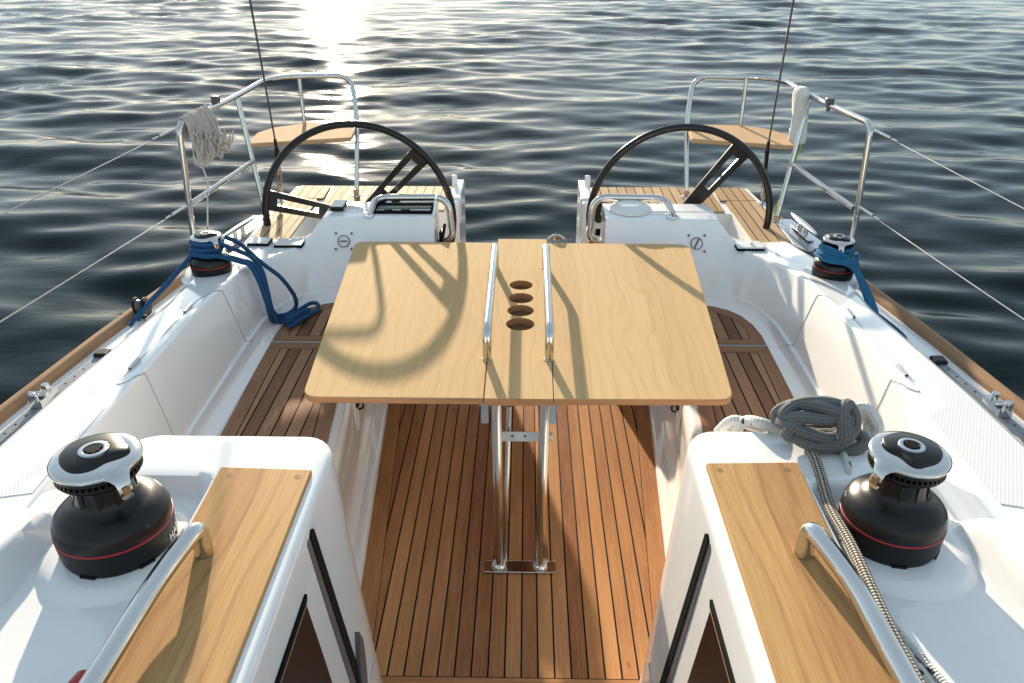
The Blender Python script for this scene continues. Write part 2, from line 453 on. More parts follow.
# ---- seats
for s in (-1, 1):
    st = [1.2 + (3.42 - 1.2) * i / 14 for i in range(15)]
    m = MB(); rings = []
    for y in st:
        a = S(y); L = TI(y) - .045
        rings.append([(a, y, -.002), (a + .004, y, .022), (a + .014, y, .030), (a + .040, y, .032), (L - .012, y, .05), (L - .003, y, .085),
                      (L + .002, y, .30), (L - .004, y, .375), (L + .001, y, .402), (L + .013, y, .415), (L + .03, y, .42), (1.02, y, .42),
                      (1.035, y, .425), (1.048, y, .445), (1.052, y, .47)])
    m.loft(rings); m.mirror(s)
    seat = m.build('cockpit_seat', GEL, boat, 60)
    # seat teak: body up to the locker joint, aft piece with a rounded corner
    def teak(poly_in, poly_out, z):
        pass
    m = MB(); z = .424
    ya, yb = 1.42, 2.872
    yy = [ya + (yb - ya) * i / 8 for i in range(9)]
    out = lambda y: .99 + .02 * min(1, max(0, (y - 2.2) / .6))
    MI = .055
    m.loft([[(TI(y) + MI, y, z), (out(y) - MI, y, z)] for y in yy], uvs=[[(TI(y) + MI + .01, y), (out(y) - MI + .01, y)] for y in yy])
    m.loft([[(TI(y), y, z), (TI(y) + MI, y, z)] for y in yy], uvs=[[(.0030, y), (.0495, y)] for y in yy])
    m.loft([[(out(y) - MI, y, z), (out(y), y, z)] for y in yy], uvs=[[(-.0005, y), (.0460, y)] for y in yy])
    m.add([(TI(yb), yb, z + .0006), (out(yb), yb, z + .0006), (out(yb) - MI, yb - MI, z + .0006), (TI(yb) + MI, yb - MI, z + .0006)], [(0, 1, 2, 3)], [[(.0468, 0), (.0468, .4), (.0005, .4), (.0005, 0)]])
    # aft corner piece
    y0 = 2.892; oc = []
    arc = [(1.01, y0), (1.012, 3.0), (1.0, 3.08), (.975, 3.15), (.93, 3.21), (.87, 3.25), (.80, 3.272), (TI(3.28) , 3.28)]
    inn = [(TI(y0), y0), (TI(3.28), 3.28)]
    poly = arc + [inn[0]]
    cx, cy = .80, 3.03
    def shrink(p, d):
        v = Vector((p[0] - cx, p[1] - cy)); 
        return (cx + v.x * (1 - d / v.length), cy + v.y * (1 - d / v.length))
    ip = [shrink(p, .055 * (1.3 if i in (0, 7, 8) else 1)) for i, p in enumerate(poly)]
    m.add([(a, b, z) for a, b in ip], [tuple(range(len(ip)))], [[(a + .01, b) for a, b in ip]])
    n = len(poly); acc = 0
    for i in range(n):
        a, b = poly[i], poly[(i + 1) % n]; c, d = ip[(i + 1) % n], ip[i]; Ln = math.hypot(a[0] - b[0], a[1] - b[1])
        m.add([(*a, z), (*b, z), (*c, z), (*d, z)], [(0, 1, 2, 3)], [[(.0465, acc), (.0465, acc + Ln), (.001, acc + Ln), (.001, acc)]]); acc += Ln
    m.mirror(s); m.build('seat_teak', SEATT, seat, 0)
    m = MB(); m.box((s * .84, 2.882, .4225), (.44, .008, .003)); m.build('locker_joint', JOINT, seat, 0)
    # latch recess and hook on the riser
    m = MB(); L = TI(2.48) - .045
    P = [(L - .006, 2.50 + .022 * math.cos(t), .325 + .075 * math.sin(t)) for t in [2 * math.pi * k / 20 for k in range(20)]]
    m.add(P, [tuple(range(20))]); m.tube([(*p[:1], p[1], p[2]) for p in P], .005, 6, True); m.mirror(s)
    lt = m.build('latch_plate', GEL, seat, 40)
    m = MB(); m.box((L - .014, 2.50, .375), (.012, .03, .03)); m.tube(fillet([(L - .016, 2.50, .385), (L - .035, 2.50, .375), (L - .035, 2.50, .35), (L - .016, 2.50, .345)], .01), .004, 6)
    m.mirror(s); m.build('latch_hook', BLACKM, lt, 40)

# ---- coaming: wall swept round the cockpit, then shoulder, then outer face
stations = [ # base(x,y), top inner(x,y,z), top outer(x,y,z), deck(x,y)
    ((1.045, 1.20), (1.070, 1.28, .80), (1.325, 1.20, .775), (1.365, 1.20)),
    ((1.048, 1.50), (1.075, 1.50, .80), (1.318, 1.50, .775), (1.355, 1.50)),
    ((1.05, 1.95), (1.085, 1.95, .792), (1.298, 1.95, .765), (1.335, 1.95)),
    ((1.052, 2.35), (1.105, 2.35, .765), (1.278, 2.35, .745), (1.315, 2.35)),
    ((1.055, 2.62), (1.118, 2.62, .742), (1.275, 2.62, .722), (1.31, 2.62)),
    ((1.058, 2.82), (1.120, 2.84, .718), (1.295, 2.84, .705), (1.335, 2.84)),
    ((1.055, 2.98), (1.118, 3.00, .695), (1.298, 3.02, .690), (1.338, 3.02)),
    ((1.035, 3.10), (1.09, 3.14, .673), (1.29, 3.18, .672), (1.33, 3.20)),
    ((1.00, 3.19), (1.055, 3.25, .658), (1.275, 3.32, .655), (1.31, 3.34)),
    ((.95, 3.255), (1.01, 3.335, .650), (1.265, 3.44, .640), (1.30, 3.46)),
    ((.89, 3.295), (.975, 3.40, .648), (1.255, 3.55, .625), (1.29, 3.56)),
    ((.83, 3.315), (.935, 3.465, .70), (1.02, 3.56, .60), (1.03, 3.565)),
    ((.76, 3.325), (.90, 3.482, .745), (.90, 3.60, .752), (.90, 3.61)),
    ((.60, 3.33), (.66, 3.485, .748), (.66, 3.60, .752), (.66, 3.61)),
    ((.38, 3.33), (.392, 3.485, .748), (.392, 3.60, .752), (.392, 3.61))]
def prof(stn):
    (bx, by), (tx, ty, tz), (ox, oy, oz), (dx, dy) = stn
    B = Vector((bx, by, .44)); T = Vector((tx, ty, tz)); O = Vector((ox, oy, oz)); D = Vector((dx, dy, DZ))
    up = (T - B); out = (O - T); 
    n_in = Vector((bx - tx, by - ty, 0)); n_in = n_in.normalized() if n_in.length > .001 else Vector((-1, 0, 0))
    h = out.normalized()
    pts = [B + n_in * .05 + Vector((0, 0, -.018)), B + n_in * .02 + Vector((0, 0, -.006)), B + up * .04, B + up * .12, B + up * .13 + h * .010, B + up * .55 + h * .004, T - up.normalized() * .016, T - up.normalized() * .006 + h * .0015,
           T + h * .006, T + h * .016, T + out * .5, O - h * .03, O - h * .008 - Vector((0, 0, .004)), O + (D - O).normalized() * .025, D]
    return pts
for s in (-1, 1):
    m = MB(); rings = []
    sm = []
    for a, b in zip(stations, stations[1:]):
        for k in range(4):
            t = k / 4
            sm.append(tuple(tuple(p * (1 - t) + q * t for p, q in zip(u, v)) for u, v in zip(a, b)))
    sm.append(stations[-1])
    m.loft([prof(q) for q in sm]); m.mirror(s)
    coam = m.build('coaming', GEL, boat, 55)
    # locker lid joint lines
    def coampt(y, f):
        for a, b in zip(stations, stations[1:]):
            if a[1][1] <= y <= b[1][1]:
                t = (y - a[1][1]) / (b[1][1] - a[1][1]); q = tuple(tuple(p * (1 - t) + r_ * t for p, r_ in zip(u, v)) for u, v in zip(a, b))
                P = prof(q); i = int(f); g = f - i
                return P[i] * (1 - g) + P[min(i + 1, len(P) - 1)] * g
    path = [coampt(2.86 - .025 * i * .5, 1.2 + i * .5) for i in range(0, 16)] + [coampt(2.66 - .73 * k / 12, 9.3) for k in range(1, 13)] + [coampt(1.94 + .0125 * i, 9 - i * .5) for i in range(0, 16)]
    m = MB(); m.tube(smooth_path(path, 3), .0022, 6); m.mirror(s); m.build('locker_lid_joint', JOINT, coam, 40)
    for yy in (2.50, 2.05):
        m = MB(); p = coampt(yy, 9.3) + Vector((0, 0, .004)); m.box(p, (.012, .06, .008)); m.tube([p + Vector((.0, -.03, .004)), p + Vector((0, .03, .004))], .005, 8)
        m.mirror(s); m.build('lid_hinge', ALU, coam, 40)
    # nonskid patch forward on the coaming
    m = MB(); rings = []
    for k in range(14):
        y = 1.43 + .80 * k / 13; P = [coampt(y, 8.9 + 2.4 * j / 4) for j in range(5)]
        # tilt cut: patch narrows aft
        w0 = .0 if k < 7 else min(.86, .45 + (k - 7) / 6 * .4)
        P = [P[0].lerp(P[4], w0 + (1 - w0) * j / 4) + Vector((0, 0, .0018)) for j in range(5)]
        rings.append(P)
    m.loft(rings); m.mirror(s); m.build('nonskid_patch', SKID, coam, 40)

# ---- cabin end blocks with winch platform
def hgt(x, y):
    E = .995 + (.785 - .995) * sst(.72, 1.12, x)
    E -= .02 * sst(1.15, 1.25, x)
    wm = sst(.575, .595, x) * (1 - sst(1.215, 1.25, y))
    plat = .955
    outb = sst(.80, .86, x + .12 * (y - 1.0))
    fwd = plat + (.045 + .05 * sst(1.2, .8, y)) * outb - .20 * sst(1.0, 1.35, x)
    b = sst(1.19, 1.13, y)
    pf = plat * (1 - outb) + outb * (b * fwd + (1 - b) * min(plat + .0, E))
    return E * (1 - wm) + wm * pf
for s in (-1, 1):
    m = MB(); YO = .01 if s < 0 else .045
    xs = [.56 + .0125 * i for i in range(57)]; ysb = [.2 + .0125 * i for i in range(93)]
    edgeY = lambda x: 1.360 + YO + .06 * sst(.7, 1.1, x)
    rings = []
    for x in xs:
        ey = edgeY(x); row = []
        for i in range(95):
            y = .2 + (ey - .2) * i / 94; row.append((x, y, hgt(x, y)))
        z = row[-1][2]
        row[-1] = (x, ey + .008, z - .001); row += [(x, ey + .016, z - .005), (x, ey + .022, z - .013), (x, ey + .026, z - .026), (x, ey + .027 + .23 * .195, .75), (x, ey + .027 + .23 * .5, .44)]
        rings.append(row)
    lastx = xs[-1]
    rings.append([(lastx + .02, p[1], p[2] - .03) for p in rings[-1]][:99] + [(lastx + .02, rings[-1][-1][1], .4)])
    rings.append([(lastx + .045, p[1], DZ) for p in rings[-1]][:99] + [(lastx + .045, rings[-1][-1][1], .4)])
    m.loft(rings)
    # flat strip, pad ledge and inner wall
    tp = .995
    def wx(z): return .3245 + .04 * z
    yk = [.2, .5, .9, 1.2, 1.30, 1.335]
    rr = []
    def col(x0, y0, px, py, by):     # from platform inward and down
        return [(.56, y0 if y0 < 1.36 else 1.365, tp), (.45, y0 if y0 < 1.36 else 1.365, tp)]
    # inner edge path round the corner: list of (dirx, diry, cornerx, cornery)
    path = [(-1, 0, .3815, yv) for yv in (.2, .6, 1.0, 1.2, 1.295 + YO)]
    for k in range(1, 8):
        t = R(90) * k / 7
        path.append((-math.cos(t), math.sin(t), (.4315 - .05 * math.cos(t)), 1.310 + YO + .05 * math.sin(t)))
    path += [(0, 1, .50, 1.360 + YO), (0, 1, .56, 1.360 + YO)]
    foot = lambda dx, dy, x, y, z: (x, y)
    for dx, dy, cx, cy in path:
        ring = []
        ix = max(.452, cx + .03) if dx < -.5 else max(.452, cx); 
        ring.append((max(.46, min(.56, cx + .08)), min(cy, 1.25), tp))
        ring.append((cx - dx * .02, cy - dy * .02, tp))
        ring.append((cx + dx * .006, cy + dy * .008, tp - .001)); ring.append((cx + dx * .012, cy + dy * .016, tp - .005)); ring.append((cx + dx * .016, cy + dy * .022, tp - .013)); ring.append((cx + dx * .018, cy + dy * .026, tp - .026))
        for z in (.75, .5, .25, 0., -.05):
            lean = (.945 - z)
            X = cx + dx * .018 - .04 * lean * abs(dx); Yv = cy + dy * .027 + .23 * lean * max(dy, 0)
            ring.append((X, Yv, z))
        rr.append(ring)
    m.loft(rr); m.mirror(s)
    blk = m.build('cabin_side', GEL, boat, 45)
    # teak pad
    m = MB(); pin = lambda y: .3862; 
    m.prism([(.386, .2), (.386, 1.246 + YO), (.5665, 1.252 + YO), (.552, .2)], .972, 1.004); m.mirror(s)
    pad = m.build('teak_pad', PAD, blk, bevel=.003, seg=2)
    for px_, py_ in ((.408, 1.222 + YO), (.540, 1.226 + YO), (.40, .62), (.535, .62)):
        m = MB(); m.lathe([(.0068, 1.0041), (.0066, 1.0043), (.0001, 1.0043)], 20, (px_, py_, 0)); m.mirror(s); m.build('wood_plug', RAILW, bpy.data.objects[pad.name], 0)
    # trims on the inner wall
    def W(y, z, o=.004): return (wx(z) - o + .003, y, z)
    def plate(pts, mat, name, o=.004, par=None):
        m = MB(); P = [W(a, b, o) for a, b in pts]; Q = [(p[0] + .012, p[1], p[2]) for p in P]; n = len(P)
        m.add(P + Q, [tuple(range(n)), tuple(range(2 * n - 1, n - 1, -1))] + [(i, (i + 1) % n, n + (i + 1) % n, n + i) for i in range(n)])
        m.mirror(s); return m.build(name, mat, par or blk, 0)
    g = plate([(1.116, .955), (1.128, .964), (1.141, .955), (1.316, .1), (1.283, .1)], CAULK, 'washboard_groove', .006)
    plate([(1.098, .952), (1.107, .959), (1.117, .95), (1.284, .1), (1.252, .1)], GREYP, 'groove_liner', .004, g)
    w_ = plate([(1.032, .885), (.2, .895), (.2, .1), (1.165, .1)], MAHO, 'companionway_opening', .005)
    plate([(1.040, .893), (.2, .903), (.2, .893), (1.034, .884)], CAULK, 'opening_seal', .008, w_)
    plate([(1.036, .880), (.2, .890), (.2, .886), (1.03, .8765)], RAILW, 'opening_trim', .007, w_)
    if s < 0:
        plate([(1.272, .545), (1.292, .50), (1.285, .44), (1.262, .36), (1.225, .36), (1.232, .46)], GREYP, 'vent_cover', .012)
    m = MB(); m.tube([W(1.38 + .2 * 0, .33, .002), W(1.16, .33, .002)], .002, 6); m.mirror(s); m.build('wall_joint', JOINT, blk)
    # moulded ring under the winch
    m = MB(); m.lathe([(.138, .9548), (.134, .957), (.126, .961), (.118, .9665), (.095, .9672)], 56, (s * .696, 1.118 if s > 0 else 1.08, 0)); m.build('winch_plinth', GEL, blk, 60)

# ---- helm consoles
for s in (-1, 1):
    m = MB()
    top = [(.392, 3.59, .752), (.90, 3.59, .752), (.885, 3.70, .752), (.392, 3.70, .752)]
    bot = [(.392, 3.50, .0), (1.03, 3.50, .0), (1.03, 3.72, .0), (.392, 3.72, .0)]
    m.add(top + bot, [(0, 1, 2, 3), (0, 4, 5, 1), (1, 5, 6, 2), (2, 6, 7, 3), (3, 7, 4, 0)])
    m.add([(.392, 3.33, 0), (.392, 3.60, 0), (.392, 3.60, .752), (.392, 3.485, .748), (.392, 3.33, .44)], [(0, 1, 2, 3, 4)])
    m.mirror(s); con = m.build('helm_console', GEL, boat, 30)
    # footwell floor and outboard wall, aft bench, inner pillar
    m = MB()
    m.box((.72, 3.84, .08), (.70, .30, .06)); 
    m.add([(1.03, 3.565, .0), (1.095, 3.56, .605), (1.095, 4.01, .605), (1.03, 4.01, 0), (1.29, 3.56, .605), (1.30, 4.01, .6)], [(0, 1, 2, 3), (1, 4, 5, 2)])
    m.mirror(s); m.build('helm_footwell', GEL, boat, 0)
    m = MB()
    m.add([(.37, 4.00, 0), (1.30, 4.00, 0), (1.29, 4.00, .602), (.38, 4.00, .602), (.38, 4.45, .602), (1.285, 4.45, .602), (.37, 4.45, 0), (1.285, 4.45, 0)],
          [(0, 1, 2, 3), (3, 2, 5, 4), (4, 5, 7, 6), (0, 3, 4, 6)])
    m.add([(1.28, 3.55, .603), (1.28, 4.45, .603), (TR(4.45) - .02, 4.45, DZ + .02), (TR(4.0) - .03, 4.0, DZ + .003), (TR(3.55) - .03, 3.55, DZ + .003)], [(0, 1, 2, 3, 4)])
    m.mirror(s); ab = m.build('aft_bench', GEL, boat, 0)
    m = MB()
    zt = .608
    m.prism([(.40, 4.015), (1.06, 4.015), (1.06, 4.43), (.40, 4.43)], zt - .006, zt + .004); 
    m.mirror(s); m.build('bench_teak', AFTT, ab, 0)
    m = MB()
    P = [(1.10, 3.565), (1.275, 3.565), (1.275, 4.02), (1.255, 4.43), (1.072, 4.43), (1.072, 4.02)]
    P2 = [(1.10, 3.565), (1.275, 3.565), (1.275, 4.10), (1.10, 4.10)]
    m.prism([(1.10, 3.565), (1.275, 3.565), (1.275, 4.16), (1.262, 4.19), (1.115, 4.19), (1.10, 4.16)], zt - .006, zt + .0045)
    m.prism([(1.075, 4.20), (1.27, 4.20), (1.255, 4.43), (1.085, 4.43)], zt - .006, zt + .0045)
    m.mirror(s); m.build('side_teak', AFTT, ab, 0)
    m = MB()
    m.box((.345, 4.20, .30), (.05, .42, .72)); m.box((.340, 4.06, .60), (.055, .05, .14)); m.tube([(.365, 4.3, .60), (.365, 4.3, .715)], .016, 12)
    m.mirror(s); m.build('transom_pillar', GEL, boat, bevel=.008)
    # round port with four screws on the console front
    em = Vector((.805, 3.40, .655))
    nrm = Vector((0, -.94, .33)).normalized()
    base = Vector((.805, 0, 0))
    # console front plane runs from (y3.33,z.44) to (y3.485,z.748)
    py = lambda z: 3.33 + (z - .44) / .308 * .155
    d = Vector((0, .155, .308)).normalized(); c0 = Vector((.803, py(.652) - .002, .652)); nn = Vector((0, -.308, .155)).normalized()
    m = MB(); ex = Vector((1, 0, 0))
    m.tube([c0 + nn * .004 + (ex * math.cos(t) + d * math.sin(t)) * .026 for t in [2 * math.pi * k / 24 for k in range(24)]], .0022, 6, True)
    for a, b in ((-1, -1), (-1, 1), (1, -1), (1, 1)):
        m.lathe([(.0055, 0), (.0055, .003), (.0001, .004)], 10, c0 + nn * .002 + ex * a * .036 + d * b * .036, align(nn))
    M3 = Matrix((ex, d, nn)).transposed()
    if s < 0:
        m.box(c0 + nn * .004, (.034, .006, .003), M3)
    else:
        m.box(c0 + nn * .004, (.008, .044, .003), M3 @ Matrix.Rotation(R(-25), 3, 'Z'))
    m.mirror(s); m.build('round_port', GREYP, con, 40)
    m = MB(); m.lathe([(.026, 0), (.025, .003), (.0001, .0035)], 24, c0, align(nn)); m.mirror(s); m.build('port_cover', WHITEP, con, 40)
# left console: small teak-faced panel and sunk display; right: white domed compass cover
cons = [o for o in bpy.data.objects if o.name.startswith('helm_console')]
lc, rc = cons[0], cons[1]
m = MB(); m.box((-.853, 3.612, .762), (.062, .10, .02)); pb = m.build('engine_panel', BLACKM, lc, bevel=.003)
m = MB(); m.box((-.853, 3.612, .774), (.056, .094, .004)); m.build('panel_face', WHITEP, pb, bevel=.001)
m = MB(); m.box((-.545, 3.617, .754), (.275, .165, .012)); dp = m.build('chart_display', CAULK, lc, bevel=.003)
m = MB(); m.box((-.54, 3.619, .762), (.25, .145, .004)); m.build('display_glass', GLASS, dp, 0)
m = MB(); m.add([(-.400, 3.50, .752), (-.400, 3.70, .752), (-.400, 3.70, .80), (-.400, 3.62, .80), (-.392, 3.50, .752), (-.392, 3.70, .752), (-.392, 3.70, .80), (-.392, 3.62, .80)], [(0, 1, 2, 3), (7, 6, 5, 4), (0, 3, 7, 4), (3, 2, 6, 7), (2, 1, 5, 6)]); m.build('display_cheek', GEL, lc, 0)
m = MB(); m.box((-.375, 3.62, .60), (.02, .05, .08)); m.tube([(-.37, 3.62, .60), (-.355, 3.60, .68)], .008, 8); m.build('throttle_lever', BLACKM, lc, bevel=.004)
m = MB(); m.lathe([(.098, 0), (.098, .008), (.09, .014), (.078, .018), (.072, .026), (.05, .032), (.0001, .034)], 36, (.515, 3.612, .752)); m.build('compass_cover', WHITEP, rc, 60)
m = MB(); m.box((.43, 3.995, .57), (.07, .01, .035)); m.build('vent_slot', CAULK, rc, 0)
m = MB(); m.box((.43, 3.995, .50), (.07, .01, .035)); m.build('vent_slot', CAULK, rc, 0)
# cover plates over the wheel slots
for s in (-1, 1):
    m = MB(); specs = [(1.04, 3.40, .12, .075), (1.185, 3.42, .09, .07)] if s < 0 else [(1.03, 3.40, .115, .085)]
    for x, y, a, b in specs: m.box((s * x, y, .652 if x < 1.1 else .6505), (a + .008, b + .008, .010))
    cp = m.build('slot_cover_gasket', CAULK, boat, bevel=.002)
    m = MB()
    for x, y, a, b in specs: m.box((s * x, y + .002, .660 if x < 1.1 else .6585), (a, b, .008))
    m.tube([(s * 1.04, 3.40, .66), (s * 1.04, 3.40, .674)], .008, 10)
    m.build('slot_cover', WHITEP, cp, bevel=.002)

# ------------------------------------------------------------------ TABLE
tb = thing('cockpit_table', 'large pale wooden folding table on two steel legs in the middle of the cockpit', 'table', (0.015, 2.3, 0))
def rounded(poly, rad):
    n = len(poly); out = []
    for i in range(n):
        a, b, c = Vector(poly[i - 1]), Vector(poly[i]), Vector(poly[(i + 1) % n]); r = rad[i]
        if r <= 0: out.append(tuple(b)); continue
        p1 = b + (a - b).normalized() * r; p2 = b + (c - b).normalized() * r
        for j in range(7):
            t = j / 6; out.append(tuple(p1 * (1 - t) ** 2 + b * 2 * t * (1 - t) + p2 * t * t))
    return out
def slab(name, poly, par, z0=.678, z1=.700):
    m = MB(); m.prism(poly, z0, z1)
    for i in range(2, len(m.f)): m.mi[i] = 1
    return m.build(name, [TABLE, EDGEW], par, bevel=.003, seg=2)
slab('table_leaf', rounded([(-.633, 2.012), (-.094, 2.012), (-.0955, 3.305), (-.722, 3.312)], [.05, 0, 0, .06]), tb)
slab('table_leaf', rounded([(.1145, 2.012), (.646, 2.018), (.741, 3.302), (.123, 3.305)], [0, .05, .06, 0]), tb)
# centre plank with four round cup holes, made of a top sheet with real openings
def centre_panel():
    import bmesh
    bm = bmesh.new()
    outer = [(-.0915, 2.012), (.112, 2.012), (.1205, 3.350), (-.0935, 3.350)]
    holes = [(.0105, 2.506, .050), (.011, 2.616, .048), (.0115, 2.724, .046), (.011, 2.845, .045)]
    cuts = [2.012, 2.561, 2.670, 2.785, 3.350]; cuts = [2.40, 2.561, 2.670, 2.785, 2.95]
    xl = lambda y: -.0915 - .002 * (y - 2.012) / 1.338
    xr = lambda y: .112 + .0085 * (y - 2.012) / 1.338
    m = MB(); n = 32
    for z, flip in ((.700, 0), (.675, 1)):
        def q(pts): m.add([(a, b, z) for a, b in pts], [tuple(range(len(pts)))], [[(a, b) for a, b in pts]])
        q([(xl(2.012), 2.012), (xr(2.012), 2.012), (xr(2.40), 2.40), (xl(2.40), 2.40)])
        q([(xl(2.95), 2.95), (xr(2.95), 2.95), (xr(3.35), 3.35), (xl(3.35), 3.35)])
        for (hx, hy, hr), y0, y1 in zip(holes, cuts, cuts[1:]):
            C = [(hx + hr * math.cos(2 * math.pi * k / n), hy + hr * math.sin(2 * math.pi * k / n)) for k in range(n)]
            def onrect(t):
                c, s_ = math.cos(t), math.sin(t); k = 1e9
                for lim, v in ((xr(hy) - hx, c), (xl(hy) - hx, c), (y1 - hy, s_), (y0 - hy, s_)):
                    if v * lim > 1e-9: k = min(k, lim / v)
                return (hx + c * k, hy + s_ * k)
            ang = sorted([2 * math.pi * k / n for k in range(n)] + [math.atan2(b - hy, a - hx) % (2 * math.pi) for a, b in ((xl(hy), y0), (xr(hy), y0), (xr(hy), y1), (xl(hy), y1))])
            for i in range(len(ang)):
                t0, t1 = ang[i], ang[(i + 1) % len(ang)] + (2 * math.pi if i == len(ang) - 1 else 0)
                if t1 - t0 < 1e-6: continue
                q([(hx + hr * math.cos(t0), hy + hr * math.sin(t0)), onrect(t0), onrect(t1), (hx + hr * math.cos(t1), hy + hr * math.sin(t1))])
    for (hx, hy, hr) in holes:
        ring = lambda z, rr=1.: [(hx + hr * rr * math.cos(2 * math.pi * k / n), hy + hr * rr * math.sin(2 * math.pi * k / n), z) for k in range(n)]
        m.loft([ring(.700), ring(.675)], True); m.mi[-n:] = [1] * n
    o = [(xl(2.012), 2.012), (xr(2.012), 2.012), (xr(3.35), 3.35), (xl(3.35), 3.35)]
    for i in range(4):
        a, b = o[i], o[(i + 1) % 4]
        m.add([(*a, .675), (*b, .675), (*b, .700), (*a, .700)], [(0, 1, 2, 3)], [[(0, 0), (0, 1), (.025, 1), (.025, 0)]], 1)
    c = m.build('centre_panel', [TABLE, EDGEW], tb, 0)
    # box under the centre holding the cup wells
    m = MB()
    for (hx, hy, hr) in holes: m.lathe([(hr + .002, .6755), (hr - .005, .674), (hr - .005, .615), (.0001, .613)], 32, (hx, hy, 0))
    m.build('cup_well', CUPW, c, 30)
centre_panel()
m = MB(); m.box((-.1, 2.66, .655), (.02, 1.2, .03)); m.box((.118, 2.66, .655), (.02, 1.2, .03)); m.box((.01, 2.9, .652), (.21, .03, .035)); m.box((.01, 2.2, .652), (.21, .03, .035)); m.build('under_frame', EDGEW, tb, bevel=.003)
for x in (-.0935, .1055):
    m = MB(); P = fillet([(x, 2.252, .700), (x, 2.252, .802), (x * 1.02, 3.02, .802), (x * 1.02, 3.02, .700)], .045)
    m.tube(P, .0145, 14); m.lathe([(.0165, 0), (.0160, .003), (.0145, .0035)], 20, (x, 2.252, .700)); m.lathe([(.0165, 0), (.0160, .003), (.0145, .0035)], 20, (x * 1.02, 3.02, .700))
    m.build('table_handle', STEEL, tb, 60)
for x in (-.055, .085):
    m = MB(); m.tube([(x, 2.048, .012), (x * 1.05, 2.052, .66)], .0165, 16); m.lathe([(.026, .008), (.024, .022), (.018, .028)], 20, (x, 2.048, 0))
    lg = m.build('leg', STEEL, tb, 60)
    m = MB(); m.tube([(x + .020, 2.062, .02), (x + .034 * (1 if x < 0 else -.2), 2.13, .60)], .009, 10); m.build('brace_rod', STEEL, lg, 60)
    m = MB(); m.tube([(x + .036 * (1 if x < 0 else -.2), 2.14, .60), (x + .037 * (1 if x < 0 else -.2), 2.15, .67)], .012, 10); m.build('brace_socket', BLACKM, lg, 60)
m = MB(); m.prism(rounded([(-.107, 2.018), (.140, 2.018), (.140, 2.074), (-.107, 2.074)], [.012] * 4), .003, .012); m.build('base_plate', STEEL, tb, bevel=.002)
m = MB(); m.box((.028, 2.10, .505), (.15, .005, .036)); m.tube([(.105, 2.1, .505), (.118, 2.1, .505)], .014, 12)
bk = m.build('cross_bracket', BLUESTEEL, tb, bevel=.002)
for x in (-.01, .03): m = MB(); m.lathe([(.005, 0), (.0001, .003)], 10, (x, 2.0975, .508), align((0, -1, 0))); m.build('bracket_screw', GREYP, bk)
for x in (-.092, .112): m = MB(); m.prism(rounded([(x - .011, .60), (x + .011, .60), (x + .011, .672), (x - .011, .672)], [.005, .005, 0, 0]), 0, .004, Matrix(((1, 0, 0, 0), (0, 0, 1, 2.03), (0, 1, 0, 0), (0, 0, 0, 1)))); m.build('leaf_hinge', ALU, tb, 0)
m = MB(); m.tube(fillet([(.125, 3.345, .703), (.150, 3.345, .722), (.175, 3.345, .722), (.20, 3.345, .703)], .01), .005, 8); m.box((.162, 3.345, .712), (.022, .014, .022)); m.build('table_latch', STEEL, tb, 50)

